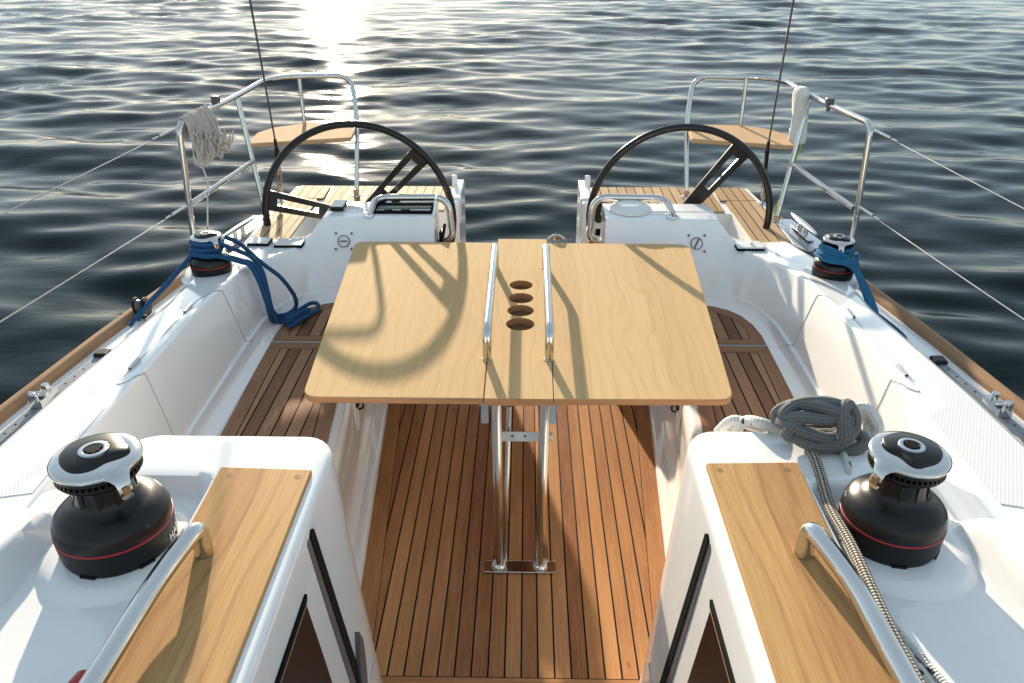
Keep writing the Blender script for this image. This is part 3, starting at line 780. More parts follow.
# ------------------------------------------------------------------ WINCHES
def make_winch(label):
    t = thing('winch', label, 'winch', (0, 0, 0), 'sheet winches round the cockpit')
    m = MB(); m.lathe([(.102, 0), (.104, .004), (.106, .012), (.108, .040), (.108, .0485)], 64)
    for k in range(6):
        a = 2 * math.pi * k / 6; m.box((.0995 * math.cos(a), .0995 * math.sin(a), .003), (.014, .03, .006), Matrix.Rotation(a, 3, 'Z'))
    base = m.build('base', BLACKM, t, 40)
    m = MB(); m.lathe([(.1075, .0488), (.1088, .0495), (.1088, .0520), (.1075, .0527)], 64); m.build('red_ring', REDL, t, 40)
    m = MB(); m.lathe([(.1075, .053), (.107, .066), (.102, .079), (.091, .089), (.076, .096), (.064, .101), (.057, .108), (.0535, .120), (.0525, .140), (.056, .152), (.060, .158)], 64)
    for k in range(10):
        a = 2 * math.pi * k / 10; m.box((.0535 * math.cos(a), .0535 * math.sin(a), .128), (.004, .010, .034), Matrix.Rotation(a + .2, 3, 'Z'))
    m.build('drum', BLACK, t, 40)
    m = MB(); m.lathe([(.060, .156), (.074, .158), (.0775, .163), (.076, .166)], 56); m.lathe([(.058, .1665), (.060, .170), (.070, .171), (.0775, .174), (.0785, .182), (.074, .186)], 56)
    for k in range(44):
        a = 2 * math.pi * k / 44; m.box((.070 * math.cos(a), .070 * math.sin(a), .1685), (.014, .0045, .008), Matrix.Rotation(a, 3, 'Z'))
    m.build('self_tailer_jaw', BLACKM, t, 30)
    m = MB(); m.lathe([(.0795, .181), (.0815, .184), (.081, .188), (.076, .1915), (.060, .1935), (.040, .1938), (.0001, .1938)], 72)
    ring = m.build('stripper_ring', STEEL, t, 60)
    # feeder arm points along +x locally
    m = MB(); arm = [(.066, -.030, .1905), (.066, .030, .1905)]
    def sec(x, w_, z, th): return [(x, -w_, z), (x, -w_ * .6, z + th), (x, w_ * .6, z + th), (x, w_, z), (x, w_ * .6, z - th), (x, -w_ * .6, z - th)]
    secs = [sec(.058, .038, .1860, .005), sec(.074, .030, .1860, .005), sec(.086, .019, .183, .005), sec(.094, .014, .177, .005), sec(.099, .0125, .166, .0045), sec(.102, .0125, .155, .0045), sec(.103, .010, .149, .003)]
    m.loft(secs, True); o = len(m.v); m.face(list(range(o - 6, o)))
    arm = m.build('feeder_arm', STEEL, t, 50)
    m = MB(); m.box((.1035, 0, .162), (.004, .013, .016), Matrix.Rotation(R(12), 3, 'Y')); m.build('arm_slot', EDGEW, arm, bevel=.001)
    # black cover with waved outline
    P = []
    for k in range(72):
        a = 2 * math.pi * k / 72; d = math.degrees(a) % 360
        r = .0575
        e = (d - 42 + 180) % 360 - 180; r += .011 * math.exp(-(e / 17) ** 2)
        e = (d - 0 + 180) % 360 - 180; r -= .012 * math.exp(-(e / 24) ** 2)
        e = (d + 60 + 180) % 360 - 180; r += .004 * math.exp(-(e / 25) ** 2)
        P.append((r * math.cos(a) - .007, r * math.sin(a)))
    m = MB(); m.loft([[(a, b, .1940) for a, b in P], [(a * .985, b * .985, .1975) for a, b in P], [(a * .93, b * .93, .1995) for a, b in P], [(a * .4, b * .4, .2015) for a, b in P]], True)
    o = len(m.v); m.face(list(range(o - 72, o))); m.build('top_cover', BLACK, t, 50)
    m = MB(); m.lathe([(.0265, .199), (.0265, .2045), (.0235, .2058), (.0185, .2054), (.0175, .2030)], 40); m.build('socket_ring', ALU, t, 50)
    m = MB(); st = [((.0165 if k % 2 else .0120) * math.cos(math.pi * k / 8), (.0165 if k % 2 else .0120) * math.sin(math.pi * k / 8)) for k in range(16)]
    m.prism(st, .2020, .2060); m.build('handle_socket', CAULK, t, 0)
    # white lettering moulded round the skirt
    cu = bpy.data.curves.new('lettering', 'FONT'); cu.body = 'HARKEN'; cu.size = .021; cu.extrude = .0004; cu.align_x = 'CENTER'; cu.space_character = 1.15
    to = bpy.data.objects.new('tmp', cu); COL.objects.link(to)
    me = bpy.data.meshes.new_from_object(to.evaluated_get(bpy.context.evaluated_depsgraph_get())); bpy.data.objects.remove(to)
    for v in me.vertices:
        x, y, z = v.co; a = x / .108 + R(56); rr = .1083 + z
        v.co = (rr * math.cos(a), rr * math.sin(a), .012 + y)
    me.materials.append(WHITEP); lo = bpy.data.objects.new('lettering', me); COL.objects.link(lo); lo.parent = base
    return t
def place(o, loc, rz, sc, tilt=0, tilty=0):
    o.location = loc; o.rotation_euler = (R(tilt), R(tilty), R(rz)); o.scale = (sc,) * 3
w1 = make_winch('large black winch on the left cabin end with the red grip in front of it')
place(w1, (-.694, 1.088, .966), -38, .90); w1.scale = (.90, .90, .985)
w2 = copy_tree(w1); w2['label'] = 'large black winch beside the grey rope coil, a speckled rope running past it'
place(w2, (.683, 1.128, .966), -148, .81); w2.scale = (.81, .81, .97)
w3 = copy_tree(w1); w3['label'] = 'small black winch wound with dark blue rope whose tails hang down to the seat'
place(w3, (-1.235, 2.965, .694), -40, .72); w3.scale = (.73, .73, .82)
w4 = copy_tree(w1); w4['label'] = 'small black winch with a flat bright blue rope draped down to the side deck'
place(w4, (1.252, 2.975, .694), -100, .72); w4.scale = (.73, .73, .82)
for w_ in (w2, w3, w4):
    for ch in w_.children:
        if ch.name.startswith('base'): ch.rotation_euler = (0, 0, R(170))
for s in (-1, 1):
    m = MB(); m.lathe([(.118, -.012), (.112, .004), (.100, .0085), (.05, .009)], 48, (s * 1.243, 2.97, .690)); m.build('winch_plinth', GEL, boat, 60)

# ------------------------------------------------------------------ WHEELS
def wheel(cx, cz, Rw, angs, label):
    c = Vector((cx, 3.76, cz)); t = thing('steering_wheel', label, 'steering wheel', tuple(c), 'twin steering wheels')
    K = Rw / .462
    m = MB(); m.tube([c + Vector((Rw * math.cos(a), 0, Rw * math.sin(a))) for a in [2 * math.pi * k / 120 for k in range(120)]], .0172, 14, True)
    m.build('rim', CARBON, t, 60)
    for a in angs:
        a = R(a); d = Vector((math.cos(a), 0, math.sin(a))); p = Vector((-math.sin(a), 0, math.cos(a)))
        M4 = Matrix(((d.x * K, p.x, 0, c.x), (d.y, p.y, -1, c.y + .007), (d.z * K, p.z, 0, c.z), (0, 0, 0, 1)))
        m = MB()
        m.prism([(.17, -.040), (.455, -.052), (.455, -.030), (.41, -.018), (.17, -.014)], 0, .014, M4)
        m.prism([(.17, .014), (.41, .018), (.455, .030), (.455, .052), (.17, .040)], 0, .014, M4)
        m.prism([(.405, -.0185), (.452, -.031), (.456, 0), (.452, .031), (.405, .0185)], .0005, .0135, M4)
        m.prism([(.04, -.034), (.20, -.0405), (.20, .0405), (.04, .034)], .0004, .0136, M4)
        m.build('spoke', CARBON, t, bevel=.0025, seg=2)
    m = MB(); m.lathe([(.06, -.012), (.06, .012), (.03, .02), (.02, .06)], 28, c, align((0, 1, 0))); m.build('hub', STEEL, t, 40)
wheel(-.792, .648, .462, (45, 168, 288), 'left black steering wheel, with a spoke crossing toward the left rim')
wheel(.776, .665, .436, (52, 176, 292), 'right black steering wheel, with only one spoke showing above the console')
for o in bpy.data.objects:
    if o.name.startswith('steering_wheel'): pass

# ------------------------------------------------------------------ STEEL TUBE WORK
def grab_bar(s, label):
    y = 3.46; t = thing('grab_bar', label, 'grab bar', (s * .5, y, .75), 'steel grab bars on the helm consoles')
    P = [(.688, 3.50, .746), (.690, 3.67, .785), (.345, 3.68, .785), (.325, 3.66, .59), (.394, 3.66, .565)] if s < 0 else [(.702, 3.50, .746), (.690, 3.67, .79), (.348, 3.68, .79), (.335, 3.66, .59), (.394, 3.66, .57)]
    P = [(s * a, b, c) for a, b, c in P]
    m = MB(); m.tube(fillet(P, .07), .0165, 14); m.build('bent_tube', STEEL, t, 60)
    m = MB(); m.lathe([(.024, 0), (.022, .006), (.015, .007)], 20, (s * .692, 3.502, .750)); m.build('foot_flange', STEEL, t, 50)
grab_bar(-1, 'steel grab bar looped round the left helm console over the dark display')
grab_bar(1, 'steel grab bar looped round the right helm console over the white domed cover')

def hand_rail(s, label):
    t = thing('handrail', label, 'handrail', (s * .48, .97, 1.0), 'steel handrails on the teak boards')
    if s < 0: P = [(-.512, 1.020, 1.003), (-.514, 1.026, 1.060), (-.536, .92, 1.052), (-.546, .70, 1.050), (-.58, .3, 1.05), (-.58, .28, .99)]
    else: P = [(.500, 1.036, 1.003), (.502, 1.044, 1.060), (.533, .93, 1.052), (.542, .72, 1.050), (.57, .3, 1.05), (.57, .28, .99)]
    m = MB(); m.tube(fillet(P, [.0, .042, .05, .2, .03, 0], 10), .0160, 20); m.build('bent_tube', STEEL, t, 60)
    m = MB(); m.lathe([(.0163, 0), (.0162, .0006), (.0158, .0008)], 20, P[0]); m.build('foot_flange', STEEL, t, 50)
hand_rail(-1, 'thick polished steel handrail bent over the teak board by the winch with the red handle')
hand_rail(1, 'thick polished steel handrail bent over the teak board beside the speckled rope')

def pushpit(s, label, extra):
    t = thing('pushpit_rail', label, 'guard rail', (s * 1.3, 3.95, .6), 'stern pushpit rails')
    q = lambda P: [(s * a, b, c) for a, b, c in P]
    m = MB()
    top = q([(1.455, 3.31, .575), (1.435, 3.33, 1.215), (1.385, 3.98, 1.205), (1.365, 4.42, 1.215), (.915, 4.44, 1.215), (.885, 4.36, 1.00), (.905, 4.26, .615)])
    if s < 0: top = q([(1.445, 3.31, .575), (1.415, 3.33, 1.205), (1.375, 3.97, 1.197), (1.345, 4.40, 1.213), (.915, 4.44, 1.215), (.885, 4.36, 1.00), (.905, 4.26, .615)])
    m.tube(fillet(top, [0, .05, .2, .18, .08, .12, 0], 10), .0128, 12)
    m.build('top_rail', STEEL, t, 60)
    m = MB(); m.tube(q([(1.378, 3.96, 1.195), (1.285, 3.86, .615)]), .0128, 12); m.build('post', STEEL, t, 60)
    m = MB(); m.tube(q([(1.19, 4.42, 1.21), (1.185, 4.40, .955)]), .0105, 12); m.build('back_post', STEEL, t, 60)
    m = MB(); m.tube(q([(1.43, 3.32, .86), (1.325, 3.90, .895)]), .0115, 12); m.build('middle_rail', STEEL, t, 60)
    for p in ((1.45, 3.31, .57), (1.285, 3.86, .608), (.905, 4.26, .61)):
        m = MB(); m.lathe([(.032, 0), (.030, .008), (.017, .010), (.016, .04)], 20, (s * p[0], p[1], p[2] - .004)); m.build('foot_flange', STEEL, t, 50)
    m = MB(); P = [(1.345, 3.965), (1.372, 3.985), (1.385, 4.20), (1.33, 4.32), (1.20, 4.415), (.98, 4.43), (.92, 4.40), (.885, 4.28), (.870, 4.105), (.90, 4.09)]
    m.prism(P, .944, .966); m.mirror(s); st = m.build('corner_seat', TABLE if 0 else AFTPLAIN, t, bevel=.006)
    m = MB(); m.tube(q([(.895, 4.30, .935), (1.34, 4.05, .935)]), .009, 8); m.build('seat_bracket', STEEL, st, 50)
    m = MB(); m.box((s * 1.400, 3.74, 1.222), (.035, .03, .035)); m.tube([(s * 1.400, 3.74, 1.22), (s * 1.400, 3.74, 1.18)], .010, 8); m.build('rail_clamp', GREYP, t, bevel=.004)
    return t
AFTPLAIN = plank_wood('bleached_teak_board', (.54, .37, .22), (.44, .28, .155), .75, 0)
pushpit(-1, 'left stern rail of bent steel tube with a wooden corner seat and twine over it', 0)
pushpit(1, 'right stern rail of bent steel tube with a wooden corner seat and white canvas roll', 0)

# lifelines
def lifeline(a, b, label, r=.0023):
    a, b = Vector(a), Vector(b)
    t = thing('lifeline', label, 'lifeline', tuple(a), 'wire lifelines')
    m = MB(); n = 10; L = [a.lerp(b, k / n) - Vector((0, 0, .015 * math.sin(math.pi * k / n))) for k in range(n + 1)]
    m.tube(L, r, 8); m.build('wire', WIRE, t, 60)
    m = MB(); d = (b - a).normalized(); m.tube([a + d * .02, a + d * .14], .0065, 10); m.tube([a + d * .15, a + d * .19], .0045, 8); m.build('rigging_screw', STEEL, t, 60)
lifeline((-1.417, 3.325, 1.19), (-1.93, .45, 1.10), 'upper left wire lifeline running forward from the twine on the stern rail')
lifeline((-1.432, 3.32, .86), (-1.88, .40, .86), 'lower left wire lifeline running forward over the dark water')
lifeline((1.44, 3.325, 1.195), (1.90, .45, 1.10), 'upper right wire lifeline running forward from the bend of the stern rail')
lifeline((1.438, 3.32, .875), (1.84, .40, .84), 'lower right wire lifeline running forward over the dark water')

# backstays
def backstay(s, label):
    base = Vector((s * 1.29, 4.14, .607)); sw = Vector((s * 1.200, 3.90, .956)); topp = Vector((s * 1.003, 3.20, 1.69)); 
    d0 = (topp - sw).normalized(); far = sw + d0 * 4.2
    t = thing('backstay', label, 'backstay', tuple(base), 'backstays to the stern quarters')
    m = MB(); m.tube([sw, far], .0042, 8); m.build('wire', DWIRE, t, 60)
    m = MB(); m.tube([sw + d0 * .08, sw + d0 * .0], .008, 10); m.tube([sw, sw + (base - sw) * .3], [.011, .009], 10); m.build('swage', BLACKM, t, 60)
    m = MB()
    dd = (base - sw); px = Vector((0.011, 0, 0))
    m.tube([sw + dd * .3 + px, sw + dd * .82 + px], .0035, 6); m.tube([sw + dd * .3 - px, sw + dd * .82 - px], .0035, 6)
    m.tube([sw + dd * .28, sw + dd * .45], .006, 8); m.tube([sw + dd * .65, sw + dd * .97], .006, 8)
    m.lathe([(.015, 0), (.015, .012)], 12, sw + dd * .81, align(dd)); m.lathe([(.03, 0), (.028, .006), (.008, .012), (.008, .04)], 16, base)
    m.build('turnbuckle', STEEL, t, 50)
backstay(-1, 'left thin backstay wire with a steel turnbuckle, near the sunlit water')
backstay(1, 'right thin backstay wire with a steel turnbuckle, near the white canvas roll')

# mooring cleats
def cleat(loc, rz, label):
    t = thing('mooring_cleat', label, 'cleat', loc, 'mooring cleats')
    L = Vector(loc)
    Mz = Matrix.Rotation(rz, 3, 'Z')
    m = MB(); secs = []
    for u, w_, h, z in ((-.15, .006, .005, .050), (-.12, .012, .008, .050), (-.06, .016, .010, .050), (0, .017, .011, .050), (.06, .016, .010, .050), (.12, .012, .008, .050), (.15, .006, .005, .050)):
        secs.append([L + Mz @ Vector((w_ * math.cos(a), u, z + h * math.sin(a))) for a in [2 * math.pi * k / 12 for k in range(12)]])
    m.loft(secs, True); m.face(list(range(11, -1, -1))); o = len(m.v); m.face(list(range(o - 12, o))); m.build('horns', ALU, t, 60)
    for u in (-.035, .035):
        m = MB(); m.tube([L + Mz @ Vector((0, u, 0)), L + Mz @ Vector((0, u, .048))], [.013, .009], 12); m.build('leg', STEEL, t, 60)
    m = MB(); m.prism([(-.016, -.11), (.016, -.11), (.016, .11), (-.016, .11)], 0, .006, Matrix.Translation(L) @ Mz.to_4x4()); m.build('base_plate', ALU, t, bevel=.002)
cleat((-1.352, 3.63, .596), R(-12), 'aluminium mooring cleat on the left stern quarter beside the side teak')
cleat((1.378, 3.73, .596), R(5), 'aluminium mooring cleat on the right stern quarter behind the bright blue rope')
for s in (-1, 1):
    m = MB(); m.loft([[(a, yy, zz) for a, zz in ((TR(yy) - .085, DZ + .0), (TR(yy) - .08, DZ + .042), (TR(yy) - .02, DZ + .050), (TR(yy) + .012, DZ + .049))] for yy in (3.42, 3.5, 3.6, 3.7, 3.8, 3.95)]); m.mirror(s)
    m.build('quarter_cap', ALU, boat, 40)

# genoa tracks with cars
def track(s, label):
    t = thing('sheet_track', label, 'track', (s * 1.52, 2.2, DZ), 'sheet tracks on the side decks')
    X = lambda y: TR(y) - .098
    ys_ = [2.50 - 2.2 * k / 22 for k in range(23)]
    m = MB(); m.loft([[(X(y) - .016, y, DZ + .001), (X(y) - .016, y, DZ + .014), (X(y) + .016, y, DZ + .014), (X(y) + .016, y, DZ + .001)] for y in ys_]); m.mirror(s); m.build('rail', TRACKM, t, 20)
    m = MB()
    for k in range(40): y = 2.46 - .05 * k; m.lathe([(.005, 0), (.0001, .001)], 8, (s * X(y), y, DZ + .0145))
    m.build('rail_bolt', BLACKM, t, 30)
    m = MB(); m.box((s * X(2.52), 2.52, DZ + .013), (.05, .05, .026)); m.build('end_stop', BLACKM, t, bevel=.008)
    y = 2.20; m = MB(); m.box((s * X(y), y, DZ + .028), (.042, .10, .024)); m.tube([(s * X(y), y + .025, DZ + .03), (s * X(y), y + .025, DZ + .062)], .012, 12); m.tube([(s * (X(y) - .03), y - .02, DZ + .05), (s * (X(y) + .03), y - .02, DZ + .05)], .010, 10)
    m.tube(fillet([(s * (X(y) - .012), y - .045, DZ + .03), (s * (X(y) - .012), y - .05, DZ + .07), (s * (X(y) + .012), y - .05, DZ + .07), (s * (X(y) + .012), y - .045, DZ + .03)], .012), .005, 8)
    m.build('car', STEEL, t, 40)
track(-1, 'metal sheet track with a sliding car along the left wooden toe rail')
track(1, 'metal sheet track with a sliding car along the right wooden toe rail')
# turning block on the left toe rail
t = thing('turning_block', 'black turning block on the left side deck where the dark blue rope leads down', 'block', (-1.50, 2.86, DZ))
m = MB()
for a in (-.018, .018): m.lathe([(.036, -.004), (.036, .004)], 24, (-1.50 + a, 2.86, DZ + .045), align((1, 0, .25)))
m.build('cheek', BLACKM, t, bevel=.002)
m = MB(); m.lathe([(.030, -.014), (.024, 0), (.030, .014)], 24, (-1.50, 2.86, DZ + .045), align((1, 0, .25))); m.build('sheave', GREYP, t, 40)
m = MB(); m.box((-1.50, 2.86, DZ + .006), (.06, .09, .012)); m.build('base', STEEL, t, bevel=.003)

# ------------------------------------------------------------------ ROPES
def rope(name, paths, r, mat, label, cat, k=8, n=12, sh=None):
    m = MB()
    if sh:
        c, d = Vector(sh[0]), Vector(sh[1])
        paths = [[Vector(p) + d * sst(.40, .12, (Vector(p) - c).length) for p in P] for P in paths]
    for P in paths: m.tube(smooth_path(P, k), r, n)
    o = m.build(name, mat, None, 80); return tag(o, label, cat)
def helix(c, r, z0, z1, turns, a0=0., n=26):
    return [(c[0] + r * math.cos(a0 + 2 * math.pi * turns * k / (n * turns)), c[1] + r * math.sin(a0 + 2 * math.pi * turns * k / (n * turns)), z0 + (z1 - z0) * k / (n * turns)) for k in range(int(n * turns) + 1)]
wc = (-1.212, 2.86)
b = .0090
H = helix(wc, .0495, .793, .845, 4, R(200), 16)
rope('winch_rope', [
    [(-1.492, 2.79, .562), (-1.470, 2.84, .60), (-1.38, 2.86, .68), (-1.30, 2.845, .755)] + H + helix(wc, .060, .846, .800, 2, R(200), 16)[1:] + [(-1.16, 2.835, .835), (-1.13, 2.85, .815), (-1.11, 2.90, .78), (-1.075, 2.95, .735), (-1.045, 2.97, .68), (-1.03, 2.97, .60), (-1.035, 3.02, .50), (-1.02, 3.06, .445), (-.99, 3.06, .436)],
    [(-1.505, 2.75, .560), (-1.48, 2.81, .59), (-1.385, 2.84, .67), (-1.275, 2.83, .780), (-1.25, 2.812, .795), (-1.20, 2.80, .792), (-1.14, 2.83, .783), (-1.09, 2.88, .745), (-1.06, 2.92, .715), (-1.03, 2.93, .65), (-1.02, 2.95, .55), (-1.01, 3.0, .455), (-.99, 3.06, .440), (-.96, 3.08, .437)],
    [(-1.26, 2.82, .805), (-1.20, 2.795, .800), (-1.15, 2.81, .790), (-1.10, 2.86, .750), (-1.065, 2.885, .725), (-1.04, 2.90, .66), (-1.025, 2.93, .56), (-1.035, 3.0, .46), (-1.01, 3.07, .437), (-.95, 3.11, .437)],
    [(-1.145, 2.89, .84), (-1.11, 2.93, .80), (-1.075, 2.99, .725), (-1.045, 3.03, .68), (-1.0, 3.08, .62), (-.97, 3.13, .52), (-.975, 3.15, .455), (-1.0, 3.11, .44), (-1.02, 3.06, .455)]],
    b, BLUER, 'dark blue braided rope wound on the left small winch and hanging to the seat', 'rope', sh=((-1.212, 2.86, .8), (-.023, .105, -.008)))
rope('rope_bundle', [[(-1.00, 3.06, .445), (-.96, 3.13, .447), (-.92, 3.185, .455), (-.89, 3.19, .450), (-.885, 3.15, .437), (-.92, 3.09, .437), (-.965, 3.02, .437), (-.985, 3.03, .45), (-.945, 3.10, .452), (-.915, 3.13, .450), (-.905, 3.10, .438), (-.945, 3.03, .440), (-.965, 3.01, .456), (-.935, 3.06, .468), (-.91, 3.10, .466), (-.925, 3.07, .455), (-.955, 3.01, .448)],
    [(-.97, 3.04, .436), (-.93, 3.04, .445), (-.90, 3.06, .455), (-.915, 3.02, .46), (-.95, 2.985, .445), (-.97, 3.0, .438)]],
    .0085, BLUER, 'small hank of dark blue rope lying on the aft corner of the left seat', 'rope')
# flat blue rope on the right small winch
wr = (1.222, 2.88)
paths = [helix(wr, .054, .79, .835, 3, R(180), 16)]
for j in range(5):
    o = (j - 2) * .0085
    paths.append([(1.15 + abs(o) * .3, 2.86 + o, .815 + o * .8), (1.165, 2.815 + o * .6, .822 + o), (1.215, 2.80, .806 + o * .9), (1.265, 2.80 + o * .5, .775 + o * .5), (1.300 + o * .6, 2.775 + o, .72), (1.335 + o * .7, 2.74 + o, .65 + o * .2), (1.372 + o * .3, 2.70 + o, .585), (1.42, 2.64 + o * .5, .558)])
paths.append([(1.15, 2.88, .812), (1.14, 2.84, .815), (1.16, 2.80, .812), (1.22, 2.79, .80), (1.28, 2.82, .79), (1.30, 2.87, .80)])
paths.append([(1.146, 2.90, .800), (1.135, 2.85, .802), (1.155, 2.79, .802), (1.22, 2.782, .795), (1.285, 2.815, .78)])
rope('flat_rope', paths, .0088, TEALR, 'bright blue flat rope wrapped round the right small winch and draped to the deck', 'rope', sh=((1.222, 2.88, .8), (.030, .095, -.008)))
rope('deck_line', [[(1.405, 3.02, .556), (1.432, 2.93, .556), (1.452, 2.82, .556), (1.462, 2.73, .556), (1.455, 2.685, .556), (1.43, 2.675, .556), (1.405, 2.70, .556)]], .0075, BLUER, 'dark blue line curving along the right side deck inside the toe rail', 'rope')

# grey coil on the right cabin end
C = Vector((.622, 1.385, 1.030))
def oval(rx, rz, ox, oz, oy, turns, ph, wob, n=22):
    P = []
    for k in range(int(n * turns) + 1):
        a = ph + 2 * math.pi * k / n
        P.append(C + Vector((ox + .88 * rx * math.cos(a) + wob * math.sin(2.3 * a), oy + .016 * math.sin(a * 1.5 + ph) - .010 * math.cos(a), oz + rz * math.sin(a) + wob * .7 * math.cos(1.7 * a))))
    return P
r_ = .0125
rope('rope_coil', [
    oval(.070, .034, -.010, .020, .000, 2.1, 0, .006), 
    oval(.066, .024, -.008, .012, -.030, 1.4, R(170), .004),
    [C + Vector(q) * .88 for q in ((-.078, -.01, .02), (-.060, -.035, -.002), (-.02, -.055, -.016), (.03, -.055, -.018), (.065, -.04, -.006), (.085, -.02, .012), (.088, .0, .03), (.075, .01, .052), (.055, -.01, .060), (.045, -.04, .045), (.045, -.06, .015), (.04, -.06, -.01), (.045, -.045, -.025))],
    [C + Vector(q) * .88 for q in ((-.080, .0, .01), (-.070, -.03, .022), (-.03, -.045, .010), (.02, -.05, .000), (.055, -.035, .008), (.075, -.005, .025), (.07, .03, .03))],
    [C + Vector(q) * .88 for q in ((.08, .0, -.01), (.105, -.02, -.012), (.108, -.035, -.022), (.085, -.05, -.030), (.05, -.045, -.034), (.02, -.03, -.034))],
    [C + Vector(q) * .88 for q in ((-.065, .012, .045), (-.03, .0, .066), (.02, .0, .066), (.06, .005, .05), (.078, .015, .02))],
    [C + Vector(q) * .88 for q in ((-.074, -.012, .03), (-.045, -.03, .044), (.0, -.035, .042), (.035, -.03, .040), (.058, -.012, .045))]],
    r_, GREYR, 'thick grey rope knotted into a coil on the right cabin end by the winch', 'rope coil')
rope('braided_rope', [[(.606, 1.335, 1.000), (.606, 1.305, 1.000), (.601, 1.25, .996), (.592, 1.17, .992), (.590, 1.06, 1.000), (.583, .95, 1.004), (.580, .84, 1.004), (.583, .74, 1.004), (.59, .5, 1.004), (.60, .25, 1.004)]], .0100, SPECK,
     'black and cream speckled rope leading from the grey coil past the winch', 'rope')
rope('white_line', [[(.670, 1.335, 1.000), (.663, 1.285, .998), (.650, 1.24, .975), (.625, 1.16, .968), (.588, 1.09, .968), (.584, 1.02, .966), (.592, .95, .966), (.612, .87, .964), (.626, .79, .964), (.64, .6, .964), (.65, .3, .964)],
                    [(.672, 1.34, .998), (.668, 1.29, .992), (.655, 1.24, .970), (.60, 1.10, .972), (.598, 1.0, .966), (.612, .92, .966), (.634, .84, .964), (.648, .78, .964), (.665, .6, .964), (.67, .3, .964)]],
     .0062, WHITER, 'two thin white flecked lines running forward beside the speckled rope', 'line')
rope('white_rope', [[(.480, 1.475, .92), (.492, 1.462, .975), (.508, 1.455, .995), (.525, 1.425, 1.010), (.552, 1.42, 1.002), (.575, 1.41, .990), (.60, 1.41, .985)],
                    [(.455, 1.475, .95), (.480, 1.470, .985), (.52, 1.462, .980), (.56, 1.435, .985), (.60, 1.42, .985)],
                    [(.69, 1.40, .995), (.72, 1.43, 1.04), (.745, 1.425, 1.045), (.765, 1.41, 1.015), (.755, 1.395, .992), (.73, 1.39, .985), (.70, 1.385, .990)],
                    [(.70, 1.42, 1.0), (.735, 1.44, 1.02), (.755, 1.43, 1.01), (.745, 1.40, .99)]],
     .0125, WHITER, 'white flecked rope lying behind the grey coil at the cabin end', 'rope')

# twine bunch on the left stern rail
m = MB(); rnd = random.Random(5)
for k in range(105):
    u = rnd.random(); y = 3.36 + .26 * u; x = -1.412 + .012 * u + rnd.uniform(-.003, .003); z = 1.205 - .004 * u
    ln = rnd.uniform(.10, .175) * (1 - .12 * abs(u - .4)); ln2 = ln * rnd.uniform(.7, 1.)
    fx = rnd.uniform(.0, .028) + .028 * u * 1.0; fy = rnd.uniform(-.02, .045)
    ph = rnd.uniform(0, 6); wv = rnd.uniform(.002, .010)
    P = [(x - .018 - rnd.uniform(0, .02), y, z - ln2 * .6), (x - .020, y, z - .02), (x, y, z + .015 + rnd.uniform(0, .008)), (x + .022, y + fy * .2, z - .015)]
    for q in range(1, 6):
        t = q / 5; P.append((x + .024 + fx * t ** 1.2 + wv * math.sin(ph + 6 * t), y + fy * t + wv * math.cos(ph + 5 * t), z - .02 - ln * t))
    if rnd.random() < .45: P.append((P[-1][0] + .012, P[-1][1] + .006, P[-1][2] - .010)); P.append((P[-1][0] + .008, P[-1][1] + .01, P[-1][2] + .05))
    m.tube(smooth_path(P, 3), rnd.uniform(.0024, .0042), 6)
tw = m.build('twine_bunch', TWINER, None, 80); tag(tw, 'frayed bunch of grey brown twine hung over the left stern rail', 'twine')
rope('hanging_cord', [[(-1.40, 3.42, 1.08), (-1.392, 3.42, 1.02), (-1.383, 3.44, .93), (-1.388, 3.42, .86), (-1.395, 3.40, .78), (-1.400, 3.38, .70), (-1.40, 3.36, .585)]], .0035, WHITER, 'thin white cord hanging below the twine bunch to the deck', 'cord')
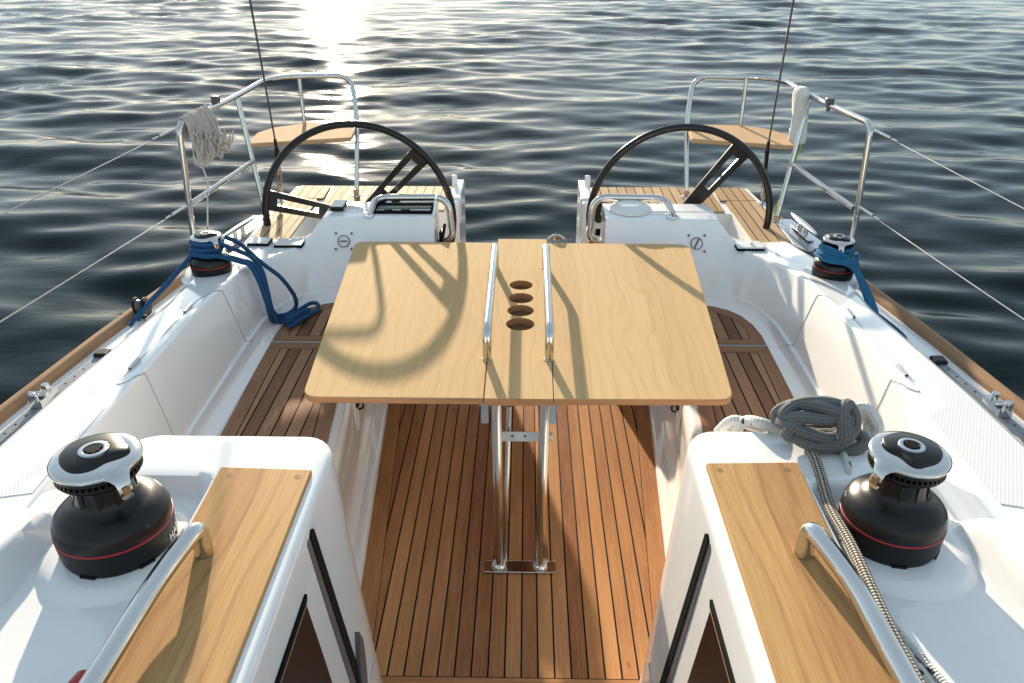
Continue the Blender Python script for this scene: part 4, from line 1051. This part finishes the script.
rope('lime_cord', [[(1.395, 3.98, 1.04), (1.385, 3.96, .98), (1.36, 3.95, .90), (1.335, 3.93, .84), (1.33, 3.92, .78), (1.30, 3.90, .72), (1.275, 3.88, .66), (1.27, 3.87, .615)]], .0035, LIME, 'thin lime green cord hanging beside the right stern rail post', 'cord')
# white canvas roll
t = thing('canvas_roll', 'white canvas roll hung over the right stern rail above the lime cord', 'canvas roll', (1.35, 3.97, .97))
m = MB(); rings = []
for k in range(22):
    f = k / 21; z = 1.245 - .27 * f; w_ = .036 + .002 * math.sin(f * 9) + .003 * f; d_ = .050 + .003 * math.sin(f * 7 + 1)
    if k in (0, 21): w_ *= .55; d_ *= .55
    if k == 1: w_ *= .9; d_ *= .9
    rings.append([(1.345 + .018 * f + (w_ + .003 * math.sin(5 * a + 6 * f)) * math.cos(a), 3.975 + (d_ + .004 * math.cos(4 * a + 5 * f)) * math.sin(a), z) for a in [2 * math.pi * q / 24 for q in range(24)]])
m.loft(rings, True); m.face(list(range(23, -1, -1))); o = len(m.v); m.face(list(range(o - 24, o))); m.build('roll', FABRIC, t, 60)
for z in (1.16, 1.04): m = MB(); m.tube([(1.353 + .033 * math.cos(a), 3.975 + .047 * math.sin(a), z) for a in [2 * math.pi * q / 20 for q in range(20)]], .003, 6, True); m.build('strap', WHITEP, t, 60)
# red handle at the lower left
t = thing('winch_grip', 'red plastic grip lying beside the left steel handrail at the lower edge', 'grip', (-.600, .74, .96))
m = MB(); a, b_ = Vector((-.598, .778, .995)), Vector((-.615, .62, .985)); m.tube([a + (a - b_).normalized() * .006, a, a.lerp(b_, .1), b_], [.006, .012, .0145, .015], 18); m.build('grip', REDP, t, 60)
m = MB(); m.tube([b_, Vector((-.62, .60, .975)), Vector((-.64, .5, .972))], .009, 12); m.build('arm', ALU, t, 60)

for o in list(bpy.data.objects):
    if '_o' in o.keys(): del o['_o']
scene.render.engine = 'CYCLES'
scene.render.resolution_x = 1024; scene.render.resolution_y = 683
# fix roots built at a non-zero location: children already store local coordinates
